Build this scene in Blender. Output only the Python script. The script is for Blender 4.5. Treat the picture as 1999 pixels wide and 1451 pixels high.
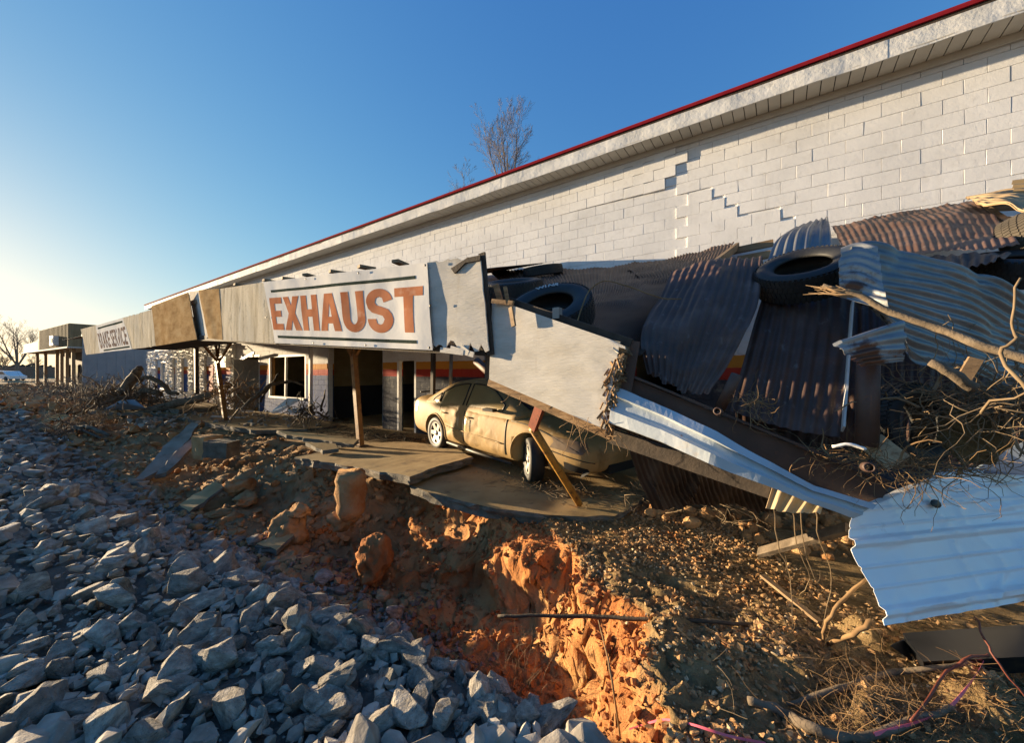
import bpy, bmesh, math, random
import numpy as np
from mathutils import Vector, Matrix, Quaternion, noise
from mathutils.bvhtree import BVHTree
from mathutils.geometry import tessellate_polygon

for _o in list(bpy.data.objects):
    bpy.data.objects.remove(_o)
SC = bpy.context.scene
COL = SC.collection
R = math.radians
random.seed(11)
RNG = np.random.default_rng(5)

# ------------------------------------------------------------------ camera, sky, sun, exposure
F, CX, CY = 751.0, 999.5, 725.5
YAW = R(35.0)
C35, S35 = math.cos(YAW), math.sin(YAW)
CAMZ = 1.7
cam_d = bpy.data.cameras.new('camera')
cam_d.sensor_width = 36.0
cam_d.lens = 36.0 * F / 1999.0
cam_d.clip_start, cam_d.clip_end = 0.05, 3000
cam = bpy.data.objects.new('camera', cam_d)
cam.location = (0, 0, CAMZ)
cam.rotation_euler = (R(90), 0, YAW)
COL.objects.link(cam)
SC.camera = cam

SUN_EL, SUN_AZ = 4.9, 9.8          # degrees above the horizon; degrees in front of the facade
SUN_DIR = Vector((-math.cos(R(SUN_EL)) * math.cos(R(SUN_AZ)), -math.cos(R(SUN_EL)) * math.sin(R(SUN_AZ)), math.sin(R(SUN_EL))))
W = bpy.data.worlds.new('World')
SC.world = W
W.use_nodes = True
wn = W.node_tree.nodes
bg = wn['Background']
sky = wn.new('ShaderNodeTexSky')
sky.sky_type = 'NISHITA'
sky.sun_disc = False
sky.sun_elevation = R(SUN_EL)
sky.sun_rotation = math.atan2(SUN_DIR.x, SUN_DIR.y)
sky.altitude = 300
sky.air_density = 1.0
sky.dust_density = 0.5
sky.ozone_density = 3.0
bg.inputs['Strength'].default_value = 0.15
# soft shoulder and a slightly deeper blue for the evening sky, as the photograph exposes it
_lk = W.node_tree.links.new
def _wm(op, a, b):
    m = wn.new('ShaderNodeMath'); m.operation = op
    for k, v in enumerate((a, b)):
        if hasattr(v, 'is_output'): _lk(v, m.inputs[k])
        else: m.inputs[k].default_value = v
    return m.outputs[0]
_sep = wn.new('ShaderNodeSeparateColor'); _lk(sky.outputs[0], _sep.inputs[0])
_com = wn.new('ShaderNodeCombineColor')
for _k, _g in enumerate((1.08, .87, .48)):
    _x = _wm('POWER', _wm('MULTIPLY', _sep.outputs[_k], .28), _g)
    _y = _wm('DIVIDE', _wm('MULTIPLY', _x, 1.82), _wm('ADD', _wm('MULTIPLY', _x, .45), 1.0))
    _lk(_y, _com.inputs[_k])
_lk(_com.outputs[0], bg.inputs[0])

sl = bpy.data.lights.new('sun', 'SUN')
sl.energy = 3.5
sl.angle = R(0.5)
sl.color = (1.0, 0.76, 0.47)
sun = bpy.data.objects.new('sun', sl)
sun.rotation_euler = SUN_DIR.to_track_quat('Z', 'Y').to_euler()
sun.location = SUN_DIR * 60
COL.objects.link(sun)

SC.view_settings.view_transform = 'Standard'
SC.view_settings.look = 'None'
SC.view_settings.gamma = 1
SC.view_settings.use_curve_mapping = False
SC.view_settings.exposure = 2.1

# ------------------------------------------------------------------ measuring helpers (metres from the camera's geometry)
def ray(px, py):
    t, s = (px - CX) / F, (CY - py) / F
    return Vector((-S35 + t * C35, C35 + t * S35, s))
CAM = Vector((0, 0, CAMZ))
def PD(px, py, d): return CAM + ray(px, py) * d
def PY(px, py, Y):
    r = ray(px, py); return CAM + r * (Y / r.y)
def PX(px, py, X):
    r = ray(px, py); return CAM + r * (X / r.x)
def PG(px, py, Z):
    r = ray(px, py); return CAM + r * ((Z - CAMZ) / r.z)

# ------------------------------------------------------------------ noise in numpy
def _hash(ix, iy, iz, seed):
    h = (ix * 374761393 + iy * 668265263 + iz * 2147483647 + seed * 974634777) & 0xFFFFFFFF
    h = ((h ^ (h >> 13)) * 1274126177) & 0xFFFFFFFF
    h = (h ^ (h >> 16)) & 0xFFFFFFFF
    return h / 4294967295.0
def vnoise(p, seed=0):
    p = np.asarray(p, float)
    i = np.floor(p).astype(np.int64)
    f = p - i
    f = f * f * (3 - 2 * f)
    out = 0
    for dx in (0, 1):
        wx = f[:, 0] if dx else 1 - f[:, 0]
        for dy in (0, 1):
            wy = f[:, 1] if dy else 1 - f[:, 1]
            for dz in (0, 1):
                wz = f[:, 2] if dz else 1 - f[:, 2]
                out = out + wx * wy * wz * _hash(i[:, 0] + dx, i[:, 1] + dy, i[:, 2] + dz, seed)
    return out * 2 - 1
def fbm(p, octaves=4, seed=0, gain=0.5):
    if len(p) == 1:          # one point: the built-in noise is quicker
        q = Vector(p[0]) + Vector((seed * 7.13, seed * 3.71, seed * 5.37)); a, o = 1.3, 0.0
        for k in range(octaves):
            o += a * noise.noise(q); q = q * 2.03; a *= gain
        return (o,)
    p = np.asarray(p, float)
    a, s, o = 1.0, 1.0, 0
    for k in range(octaves):
        o = o + a * vnoise(p * s, seed + k * 17)
        a *= gain; s *= 2.03
    return o
def sstep(x):
    x = np.clip(x, 0, 1); return x * x * (3 - 2 * x)

# ------------------------------------------------------------------ mesh helpers
class MB:
    def __init__(s): s.v, s.f, s.sm = [], [], []
    def add(s, vs, fs, smooth=False):
        o = len(s.v)
        s.v.extend([tuple(x) for x in vs])
        s.f.extend([tuple(i + o for i in f) for f in fs])
        s.sm.extend([smooth] * len(fs))
        return s
    def box(s, c, size, rot=None):
        hx, hy, hz = size[0] / 2, size[1] / 2, size[2] / 2
        vs = [Vector((x, y, z)) for x in (-hx, hx) for y in (-hy, hy) for z in (-hz, hz)]
        if rot is not None: vs = [rot @ q for q in vs]
        c = Vector(c)
        return s.add([c + q for q in vs], [(0, 1, 3, 2), (4, 6, 7, 5), (0, 4, 5, 1), (2, 3, 7, 6), (0, 2, 6, 4), (1, 5, 7, 3)])
    def bar(s, a, b, w, h, up=Vector((0, 0, 1))):
        a, b = Vector(a), Vector(b)
        d = b - a
        q = d.to_track_quat('X', 'Z')
        u = (Vector(up) - d.normalized() * Vector(up).dot(d.normalized()))
        if u.length < 1e-4: u = Vector((0, 1, 0))
        u.normalize()
        x = d.normalized(); y = u.cross(x)
        m = Matrix((x, y, u)).transposed()
        return s.box((a + b) / 2, (d.length, w, h), m)
    def tube(s, pts, rads, n=6, cap=True):
        pts = [Vector(p) for p in pts]
        if not hasattr(rads, '__len__'): rads = [rads] * len(pts)
        ref = None
        vs, fs = [], []
        for i, p in enumerate(pts):
            t = (pts[min(i + 1, len(pts) - 1)] - pts[max(i - 1, 0)])
            if t.length < 1e-9: t = Vector((0, 0, 1))
            t.normalize()
            if ref is None:
                ref = t.orthogonal().normalized()
            ref = (ref - t * ref.dot(t))
            if ref.length < 1e-6: ref = t.orthogonal()
            ref.normalize()
            b = t.cross(ref)
            for k in range(n):
                a = 2 * math.pi * k / n
                vs.append(p + (ref * math.cos(a) + b * math.sin(a)) * rads[i])
        for i in range(len(pts) - 1):
            for k in range(n):
                k2 = (k + 1) % n
                fs.append((i * n + k, i * n + k2, (i + 1) * n + k2, (i + 1) * n + k))
        if cap and n > 2:
            fs.append(tuple(range(n - 1, -1, -1)))
            fs.append(tuple((len(pts) - 1) * n + k for k in range(n)))
        return s.add(vs, fs, True)
    def lathe(s, prof, n=32, M=None, closed=False):      # prof: (radius, axial) about local Z
        vs, fs = [], []
        m = len(prof)
        for k in range(n):
            a = 2 * math.pi * k / n
            for r, z in prof:
                q = Vector((r * math.cos(a), r * math.sin(a), z))
                vs.append(M @ q if M is not None else q)
        for k in range(n):
            k2 = (k + 1) % n
            for j in range(m if closed else m - 1):
                j2 = (j + 1) % m
                fs.append((k * m + j, k2 * m + j, k2 * m + j2, k * m + j2))
        return s.add(vs, fs, True)
    def prism(s, poly, back, smooth=False):              # planar outline extruded by the vector back
        n = len(poly)
        back = Vector(back)
        poly = [Vector(p) for p in poly]
        tris = tessellate_polygon([poly])
        fs = [tuple(t) for t in tris] + [tuple(i + n for i in reversed(t)) for t in tris]
        fs += [(i, (i + 1) % n, (i + 1) % n + n, i + n) for i in range(n)]
        return s.add(poly + [p + back for p in poly], fs, smooth)
    def grid(s, pts, nu, nv, smooth=True):
        return s.add(pts, [(j * nu + i, j * nu + i + 1, (j + 1) * nu + i + 1, (j + 1) * nu + i) for j in range(nv - 1) for i in range(nu - 1)], smooth)
    def mesh(s, name):
        me = bpy.data.meshes.new(name)
        me.from_pydata(s.v, [], s.f)
        if any(s.sm): me.polygons.foreach_set('use_smooth', s.sm)
        me.update()
        return me
    def build(s, name, mat, parent=None, fix=False):
        me = s.mesh(name)
        if fix:
            bm = bmesh.new(); bm.from_mesh(me)
            bmesh.ops.recalc_face_normals(bm, faces=bm.faces)
            bm.to_mesh(me); bm.free()
        return obj(name, me, mat, parent)
def obj(name, me, mat, parent=None):
    o = bpy.data.objects.new(name, me)
    if mat is not None:
        me.materials.clear(); me.materials.append(mat)
    COL.objects.link(o)
    if parent is not None:
        o.parent = parent
        if parent.name in WORLD: o.matrix_parent_inverse = Matrix.Translation(-parent.location)
    return o
def np_obj(name, V, Fa, mat, parent=None, smooth=False):
    me = bpy.data.meshes.new(name)
    V = np.asarray(V, np.float32); Fa = np.asarray(Fa, np.int32)
    k = Fa.shape[1]
    me.vertices.add(len(V)); me.vertices.foreach_set('co', V.ravel())
    me.loops.add(Fa.size); me.loops.foreach_set('vertex_index', Fa.ravel())
    me.polygons.add(len(Fa))
    me.polygons.foreach_set('loop_start', np.arange(0, Fa.size, k, dtype=np.int32))
    me.polygons.foreach_set('loop_total', np.full(len(Fa), k, np.int32))
    me.polygons.foreach_set('use_smooth', np.full(len(Fa), smooth))
    me.update(calc_edges=True); me.validate()
    return obj(name, me, mat, parent)
def tag(o, label=None, cat=None, group=None, kind=None):
    if label: o['label'] = label
    if cat: o['category'] = cat
    if group: o['group'] = group
    if kind: o['kind'] = kind
    return o
WORLD = set()          # things whose parts are given in world coordinates
def thing(name, loc, label, cat, group=None, local=False):
    o = bpy.data.objects.new(name, None)
    o.location = loc
    if not local: WORLD.add(o.name)
    o.empty_display_size = 0.2
    COL.objects.link(o)
    return tag(o, label, cat, group)
def solid(o, t, off=0.0):
    m = o.modifiers.new('thickness', 'SOLIDIFY'); m.thickness = t; m.offset = off
    e = o.modifiers.new('edges', 'EDGE_SPLIT'); e.split_angle = R(50)
    return o
def jit(a): return random.uniform(-a, a)

# ------------------------------------------------------------------ materials
def _n(nt, kind, **kw):
    n = nt.nodes.new(kind)
    for k, v in kw.items(): setattr(n, k, v)
    return n
def noise_node(nt, coord, scale, detail=4, stretch=(1, 1, 1), rough=0.55):
    mp = _n(nt, 'ShaderNodeMapping'); mp.inputs['Scale'].default_value = stretch
    nt.links.new(coord, mp.inputs[0])
    nz = _n(nt, 'ShaderNodeTexNoise')
    nz.inputs['Scale'].default_value = scale; nz.inputs['Detail'].default_value = detail; nz.inputs['Roughness'].default_value = rough
    nt.links.new(mp.outputs[0], nz.inputs['Vector'])
    return nz.outputs[0]
def ramp_node(nt, fac, stops):
    r = _n(nt, 'ShaderNodeValToRGB')
    el = r.color_ramp.elements
    while len(el) < len(stops): el.new(0.5)
    for e, (p, c) in zip(el, stops):
        e.position = p; e.color = (c[0], c[1], c[2], 1)
    nt.links.new(fac, r.inputs[0])
    return r.outputs[0]
def mix_node(nt, fac, a, b, mode='MIX'):
    m = _n(nt, 'ShaderNodeMix', data_type='RGBA', blend_type=mode)
    for sock, val in ((m.inputs[0], fac), (m.inputs[6], a), (m.inputs[7], b)):
        if hasattr(val, 'is_output'): nt.links.new(val, sock)
        elif hasattr(val, '__len__'): sock.default_value = (val[0], val[1], val[2], 1)
        else: sock.default_value = val
    return m.outputs[2]
def math_node(nt, op, a, b=None, clamp=False):
    m = _n(nt, 'ShaderNodeMath', operation=op); m.use_clamp = clamp
    for k, val in enumerate((a, b)):
        if val is None: continue
        if hasattr(val, 'is_output'): nt.links.new(val, m.inputs[k])
        else: m.inputs[k].default_value = val
    return m.outputs[0]
def base_mat(name, rough=0.8, metal=0.0):
    m = bpy.data.materials.new(name); m.use_nodes = True
    nt = m.node_tree; b = nt.nodes['Principled BSDF']
    b.inputs['Roughness'].default_value = rough; b.inputs['Metallic'].default_value = metal
    return m, nt, b
def coord_of(nt, which):
    if which == 'Position': return _n(nt, 'ShaderNodeNewGeometry').outputs['Position']
    return _n(nt, 'ShaderNodeTexCoord').outputs[which]
def add_bump(nt, b, h, strength, dist):
    bp = _n(nt, 'ShaderNodeBump'); bp.inputs['Strength'].default_value = strength; bp.inputs['Distance'].default_value = dist
    nt.links.new(h, bp.inputs['Height']); nt.links.new(bp.outputs[0], b.inputs['Normal'])
    return bp
def pmat(name, stops, scale=6, detail=5, rough=0.8, metal=0.0, bump=0.0, bdist=0.01, bscale=40, stretch=(1, 1, 1), coord='Position',
         spots=None, var=0.0, bstretch=None, rvar=0.0, spec=None):
    m, nt, b = base_mat(name, rough, metal)
    c = coord_of(nt, coord)
    n1 = noise_node(nt, c, scale, detail, stretch)
    col = ramp_node(nt, n1, stops)
    if spots:                       # (colour, scale, threshold low, threshold high[, stretch])
        for sp in spots:
            n2 = noise_node(nt, c, sp[1], 6, sp[4] if len(sp) > 4 else (1, 1, 1), 0.65)
            mr = _n(nt, 'ShaderNodeMapRange'); mr.inputs[1].default_value = sp[2]; mr.inputs[2].default_value = sp[3]
            nt.links.new(n2, mr.inputs[0])
            col = mix_node(nt, mr.outputs[0], col, sp[0])
    if var:
        oi = _n(nt, 'ShaderNodeObjectInfo')
        mr = _n(nt, 'ShaderNodeMapRange'); mr.inputs[3].default_value = 1 - var; mr.inputs[4].default_value = 1 + var
        nt.links.new(oi.outputs['Random'], mr.inputs[0])
        vm = _n(nt, 'ShaderNodeVectorMath', operation='SCALE')
        nt.links.new(col, vm.inputs[0]); nt.links.new(mr.outputs[0], vm.inputs['Scale'])
        col = vm.outputs[0]
    nt.links.new(col, b.inputs['Base Color'])
    if spec is not None: b.inputs['Specular IOR Level'].default_value = spec
    if rvar:
        mr = _n(nt, 'ShaderNodeMapRange'); mr.inputs[3].default_value = rough - rvar; mr.inputs[4].default_value = rough + rvar
        nt.links.new(noise_node(nt, c, scale * 2.3, 4), mr.inputs[0]); nt.links.new(mr.outputs[0], b.inputs['Roughness'])
    if bump:
        add_bump(nt, b, noise_node(nt, c, bscale, 6, bstretch or stretch, 0.62), bump, bdist)
    return m
M = {}
WHITE = (.74, .735, .72)
def wall_paint(name, bands=True, bump=0.5):
    m, nt, b = base_mat(name, 0.8)
    b.inputs['Specular IOR Level'].default_value = .15
    pos = coord_of(nt, 'Position')
    sp = _n(nt, 'ShaderNodeSeparateXYZ'); nt.links.new(pos, sp.inputs[0])
    n1 = noise_node(nt, pos, 1.3, 5)
    col = ramp_node(nt, n1, [(.3, (.68, .68, .68)), (.6, (.79, .79, .79))])
    n2 = noise_node(nt, pos, 9, 6)
    col = mix_node(nt, math_node(nt, 'MULTIPLY', math_node(nt, 'SUBTRACT', n2, 0.56, True), 1.6, True), col, (.5, .48, .44))
    n3 = noise_node(nt, pos, 30, 5, (1, 1, .5), .7)
    col = mix_node(nt, math_node(nt, 'MULTIPLY', math_node(nt, 'SUBTRACT', n3, 0.66, True), 6, True), col, (.36, .35, .33))
    n4 = noise_node(nt, pos, 1.1, 6, (2.5, 2.5, .22), .6)
    col = mix_node(nt, math_node(nt, 'MULTIPLY', math_node(nt, 'SUBTRACT', n4, 0.6, True), 1.6, True), col, (.46, .44, .40))
    if bands:
        z = math_node(nt, 'ADD', sp.outputs[2], math_node(nt, 'MULTIPLY', math_node(nt, 'SUBTRACT', n2, .5), 0.03))
        def below(lim):
            mr = _n(nt, 'ShaderNodeMapRange'); mr.inputs[1].default_value = lim - .004; mr.inputs[2].default_value = lim + .004
            mr.inputs[3].default_value = 1; mr.inputs[4].default_value = 0
            nt.links.new(z, mr.inputs[0]); return mr.outputs[0]
        col = mix_node(nt, below(1.97), col, (.62, .27, .045))
        col = mix_node(nt, below(1.765), col, (.42, .05, .035))
        blue = mix_node(nt, below(-1e6), (.05, .055, .075), (.05, .055, .075))
        mx = _n(nt, 'ShaderNodeMapRange'); mx.inputs[1].default_value = -13.2; mx.inputs[2].default_value = -12.7
        nt.links.new(sp.outputs[0], mx.inputs[0])
        blue = mix_node(nt, mx.outputs[0], (.045, .085, .24), (.05, .055, .075))
        wear = math_node(nt, 'MULTIPLY', math_node(nt, 'SUBTRACT', noise_node(nt, pos, 5, 8, (1, 1, 1), .7), .54, True), 5, True)
        blue = mix_node(nt, wear, blue, (.24, .235, .22))
        col = mix_node(nt, below(1.56), col, blue)
    nt.links.new(col, b.inputs['Base Color'])
    h = math_node(nt, 'ADD', noise_node(nt, pos, 95, 4, (1, 1, 1), .7), math_node(nt, 'MULTIPLY', noise_node(nt, pos, 17, 4), 1.0))
    add_bump(nt, b, h, bump * .75, 0.006)
    return m
M['wall'] = wall_paint('painted_block')
M['mortar'] = pmat('painted_mortar', [(.3, (.5, .49, .47)), (.7, (.64, .63, .6))], 8, bump=.4, bscale=60)
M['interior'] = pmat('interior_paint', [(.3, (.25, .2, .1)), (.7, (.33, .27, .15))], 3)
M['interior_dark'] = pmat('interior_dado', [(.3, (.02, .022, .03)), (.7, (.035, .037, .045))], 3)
M['soffit'] = pmat('soffit_vinyl', [(.3, (.52, .49, .42)), (.7, (.6, .57, .5))], 3, rough=.5, bump=.1, bscale=150)
M['fascia'] = pmat('fascia_aluminium', [(.3, (.6, .6, .58)), (.7, (.74, .74, .72))], 2.5, rough=.7, bump=.5, bdist=.04, bscale=3.4, spec=.15, spots=[((.35, .34, .31), 7, .62, .8)])
M['red'] = pmat('red_drip_edge', [(.3, (.22, .012, .02)), (.7, (.3, .02, .03))], 5, rough=.9, spec=.05)
M['plywood'] = pmat('weathered_white_plywood', [(.28, (.50, .465, .40)), (.5, (.585, .555, .495)), (.75, (.64, .61, .56))], 3.0, 7, 1.0, stretch=(1, 1, 2.5),
                    spots=[((.25, .21, .16), 24, .72, .76, (.3, .3, 3.2)), ((.36, .29, .2), 2.2, .62, .9, (2.2, 2.2, .35)), ((.08, .06, .045), 16, .765, .775)], bump=.7, bdist=.008, bscale=22, bstretch=(.4, .4, 3), spec=0)
M['plywood_brown'] = pmat('bare_plywood', [(.3, (.32, .2, .095)), (.55, (.48, .325, .165)), (.8, (.56, .42, .25))], 3.5, 7, 1.0, stretch=(1, 1, 2.2),
                    spots=[((.12, .09, .06), 30, .66, .72, (.4, .4, 2))], bump=.9, bdist=.008, bscale=24, bstretch=(.4, .4, 3), spec=0)
M['plywood_stain'] = pmat('streaked_plywood', [(.28, (.38, .32, .22)), (.5, (.64, .57, .44)), (.75, (.72, .67, .56))], 3.2, 7, 1.0, stretch=(2.4, 2.4, .3),
                    spots=[((.1, .09, .075), 7, .58, .72, (1.6, 1.6, .3)), ((.2, .16, .1), 40, .62, .7, (.3, .3, 2))], bump=.9, bdist=.008, bscale=24, bstretch=(.5, .5, 2), spec=0)
M['torn_wood'] = pmat('torn_wood', [(.3, (.13, .075, .035)), (.5, (.27, .16, .075)), (.75, (.42, .28, .15))], 12, 6, .85, stretch=(.5, .5, 3), bump=.6, bscale=40)
M['lumber'] = pmat('old_lumber', [(.3, (.16, .1, .05)), (.6, (.3, .2, .11)), (.8, (.36, .26, .15))], 5, 6, .8, stretch=(.5, 3, 3), bump=.4, bscale=40)
M['dark_wood'] = pmat('dark_wood', [(.3, (.03, .022, .016)), (.7, (.075, .055, .04))], 8, 6, .85, bump=.4, bscale=40)
M['banner'] = pmat('vinyl_banner', [(.3, (.7, .68, .64)), (.7, (.77, .755, .72))], 2, rough=1, bump=.25, bdist=.03, bscale=2.2, spec=0)
M['banner_line'] = pmat('dark_print', [(.3, (.04, .055, .045)), (.7, (.07, .085, .07))], 20, rough=1, spec=0)
M['letter'] = pmat('faded_red_print', [(.3, (.40, .145, .07)), (.7, (.54, .24, .13))], 3, rough=1, spec=0, spots=[((.66, .46, .34), 2.6, .56, .8), ((.7, .62, .54), 60, .7, .76)])
M['letter_grey'] = pmat('faded_grey_print', [(.3, (.2, .15, .12)), (.7, (.3, .22, .17))], 3, rough=1, spec=0)
M['rust_sheet'] = pmat('rusty_corrugated_iron', [(.25, (.045, .026, .02)), (.5, (.085, .045, .032)), (.72, (.16, .10, .08)), (.85, (.24, .2, .18))], 2.2, 8, .6, stretch=(1, 1, 1.3),
                    spots=[((.2, .17, .16), 9, .6, .8, (2, 2, .5)), ((.12, .045, .02), 5, .55, .75)], bump=.2, bscale=60, rvar=.15)
M['rust_brown'] = pmat('brown_roof_iron', [(.25, (.045, .025, .018)), (.5, (.08, .046, .034)), (.75, (.125, .08, .062))], 2.5, 8, .65, spots=[((.05, .04, .035), 6, .6, .7)], bump=.2, bscale=60)
M['galv'] = pmat('galvanised_iron', [(.25, (.13, .14, .145)), (.5, (.19, .2, .205)), (.75, (.27, .275, .28))], 3, 7, .42, .55,
                    spots=[((.16, .09, .06), 3.4, .64, .74), ((.3, .3, .3), 10, .55, .8)], bump=.15, bscale=40, rvar=.12)
M['galv_rust'] = pmat('galvanised_iron_rusty', [(.25, (.2, .215, .225)), (.6, (.33, .34, .345))], 3, 7, .45, .45,
                    spots=[((.11, .05, .03), 3.0, .50, .58), ((.22, .1, .05), 9, .58, .7)], bump=.2, bscale=40)
M['tan_sheet'] = pmat('tan_corrugated_iron', [(.3, (.36, .25, .14)), (.7, (.5, .38, .22))], 4, 6, .5, .2, spots=[((.25, .12, .05), 8, .6, .75)])
M['white_metal'] = pmat('white_metal_sheet', [(.3, (.8, .81, .83)), (.7, (.87, .88, .89))], 2.2, 5, .34, .0, spots=[((.42, .40, .38), 3.5, .62, .8), ((.12, .09, .07), 26, .73, .77)], bump=.3, bdist=.03, bscale=3.0, rvar=.08)
M['white_gutter'] = pmat('white_flashing', [(.3, (.4, .45, .48)), (.7, (.54, .57, .59))], 3, 6, .4, .0,
                    spots=[((.5, .36, .2), 3.5, .56, .74), ((.3, .1, .04), 9, .68, .75), ((.06, .05, .05), 40, .72, .76)], bump=.3, bdist=.02, bscale=6)
M['steel_brown'] = pmat('rusty_steel', [(.3, (.055, .03, .022)), (.6, (.1, .055, .038)), (.85, (.15, .09, .065))], 4, 7, .6, spots=[((.16, .06, .025), 14, .6, .72)], bump=.25, bscale=50)
M['yellow_post'] = pmat('chipped_yellow_paint', [(.3, (.42, .2, .03)), (.7, (.52, .29, .05))], 6, 6, .5, spots=[((.14, .05, .02), 9, .56, .62), ((.1, .04, .02), 30, .62, .68)], bump=.3, bscale=60)
M['orange_post'] = pmat('rusty_orange_post', [(.3, (.20, .085, .02)), (.7, (.34, .16, .035))], 6, 6, .55, spots=[((.12, .04, .015), 8, .55, .62)], bump=.3, bscale=60)
M['red_post'] = pmat('dark_red_paint', [(.3, (.12, .03, .02)), (.7, (.22, .06, .03))], 6, 6, .6, spots=[((.08, .03, .02), 14, .58, .64)], bump=.3, bscale=60)
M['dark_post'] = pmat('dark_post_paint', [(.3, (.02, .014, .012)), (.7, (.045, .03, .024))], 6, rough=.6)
M['grey_pipe'] = pmat('grey_pipe', [(.3, (.2, .2, .19)), (.7, (.34, .33, .31))], 6, rough=.5, metal=.3)
M['rubber'] = pmat('tyre_rubber', [(.3, (.012, .013, .014)), (.7, (.026, .027, .029))], 4, 6, .62, spots=[((.075, .065, .05), 3, .56, .8)], bump=.25, bscale=50)
M['rubber_tan'] = pmat('tan_tyre_rubber', [(.3, (.03, .027, .022)), (.7, (.1, .08, .055))], 4, 6, .8, bump=.2, bscale=50)  # lighter, tan-toned rubber for one tyre at the right edge
M['tyre_letter'] = pmat('raised_white_letter', [(.3, (.4, .4, .4)), (.7, (.5, .5, .5))], 9)
M['concrete'] = pmat('concrete_muddy', [(.25, (.30, .195, .08)), (.5, (.43, .295, .13)), (.75, (.50, .365, .18))], 2.4, 8, .85, spots=[((.13, .09, .05), 3.5, .58, .75), ((.4, .35, .27), 60, .64, .74)], bump=.5, bdist=.006, bscale=70)
M['concrete_grey'] = pmat('broken_concrete', [(.25, (.08, .07, .055)), (.5, (.15, .13, .10)), (.75, (.24, .21, .17))], 6, 8, .9, spots=[((.12, .07, .04), 5, .58, .75)], bump=1.0, bdist=.02, bscale=38)
M['concrete_pale'] = pmat('pale_concrete', [(.25, (.2, .17, .135)), (.5, (.3, .26, .21)), (.75, (.38, .335, .28))], 3.4, 8, .9, spots=[((.15, .1, .06), 4, .58, .75)], bump=.6, bdist=.008, bscale=60)
M['scrape'] = pmat('scraped_paint', [(.3, (.46, .33, .15)), (.6, (.62, .5, .3)), (.8, (.3, .2, .09))], 7, 6, .3, coord='Object', bump=.3, bdist=.02, bscale=9)
M['rock'] = pmat('grey_riprap_rock', [(.25, (.12, .105, .085)), (.43, (.275, .247, .205)), (.57, (.385, .348, .292)), (.75, (.62, .57, .48))], 4.2, 9, .82, stretch=(1.0, 1.0, 2.3),
                    spots=[((.46, .43, .385), 48, .60, .70), ((.10, .09, .078), 22, .58, .70, (.5, .5, 2.4)), ((.24, .17, .12), 1.7, .62, .78)], bump=1.0, bdist=.03, bscale=16, bstretch=(.8, .8, 2.4), var=.35, coord='Object', spec=.3)
M['rock_far'] = pmat('grey_riprap_rock_far', [(.28, (.125, .108, .088)), (.5, (.28, .248, .205)), (.72, (.5, .45, .375))], 5.5, 8, .85,
                    spots=[((.2, .15, .11), 1.1, .6, .75), ((.3, .3, .3), 70, .6, .72)], bump=.7, bdist=.01, bscale=30, spec=.3)
M['clod'] = pmat('clay_clod', [(.25, (.28, .155, .07)), (.5, (.45, .265, .125)), (.75, (.55, .37, .2))], 2.2, 8, .95, bump=1.0, bdist=.02, bscale=30, spots=[((.38, .15, .05), 1.3, .5, .66)], spec=.1)
M['clod_orange'] = pmat('orange_clay_clod', [(.25, (.29, .115, .045)), (.5, (.41, .17, .065)), (.75, (.47, .26, .12))], 3, 8, .95, bump=1.0, bdist=.02, bscale=30, spec=.1)
M['pebble'] = pmat('tan_pebbles', [(.25, (.2, .14, .075)), (.5, (.40, .295, .17)), (.75, (.55, .45, .3))], 14, 5, .8, bump=.3, bscale=60)
M['red_stone'] = pmat('red_brown_stone', [(.25, (.16, .085, .055)), (.5, (.26, .14, .09)), (.75, (.34, .24, .18))], 6, 7, .85, bump=.8, bdist=.01, bscale=34)
M['twig'] = pmat('dry_twig', [(.3, (.12, .08, .045)), (.6, (.23, .165, .095)), (.8, (.34, .265, .17))], 6, 5, .85)
M['straw'] = pmat('dry_straw', [(.3, (.14, .08, .035)), (.6, (.27, .165, .075)), (.8, (.4, .275, .13))], 5, 5, .9)
M['bark'] = pmat('weathered_bark', [(.3, (.08, .06, .04)), (.6, (.17, .13, .09)), (.8, (.27, .22, .16))], 9, 6, .9, bump=.8, bscale=40)
M['bark_dark'] = pmat('wet_bark', [(.3, (.035, .025, .016)), (.7, (.09, .065, .04))], 9, 6, .8, bump=.8, bscale=40)
M['tree_bark'] = pmat('winter_tree_bark', [(.3, (.16, .125, .095)), (.7, (.25, .2, .15))], 4, 4, .9)
M['insulation'] = pmat('muddy_foam', [(.3, (.09, .06, .025)), (.6, (.16, .11, .045)), (.8, (.26, .2, .12))], 5, 7, .95, bump=1, bdist=.02, bscale=30)
M['black_board'] = pmat('black_plastic', [(.3, (.008, .009, .011)), (.7, (.016, .017, .02))], 4, rough=.35, spots=[((.12, .085, .04), 2.4, .56, .72)])
M['blue_sheet'] = pmat('blue_grey_sheet', [(.3, (.13, .17, .22)), (.7, (.18, .22, .28))], 3, rough=.4)
M['tape'] = pmat('pink_flagging_tape', [(.3, (.8, .13, .2)), (.7, (.86, .2, .27))], 10, rough=.4)
M['mud_car'] = pmat('mud_covered_paint', [(.25, (.23, .14, .05)), (.5, (.35, .225, .088)), (.75, (.42, .285, .125))], 1.9, 8, .62, coord='Object', stretch=(1, 1, .8), spots=[((.16, .095, .035), 2.6, .56, .74, (1, 1, .6)), ((.5, .4, .24), 9, .6, .72, (1, 1, .25)), ((.1, .06, .025), 34, .68, .76)], bump=.35, bdist=.012, bscale=7, spec=.3)
M['mud_glass'] = pmat('mud_covered_glass', [(.25, (.25, .175, .065)), (.7, (.36, .255, .10))], 2.2, 7, .38, coord='Object', bump=.1, bscale=20)
M['car_black'] = pmat('black_trim', [(.3, (.012, .011, .01)), (.7, (.03, .026, .02))], 8, rough=.5)
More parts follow.
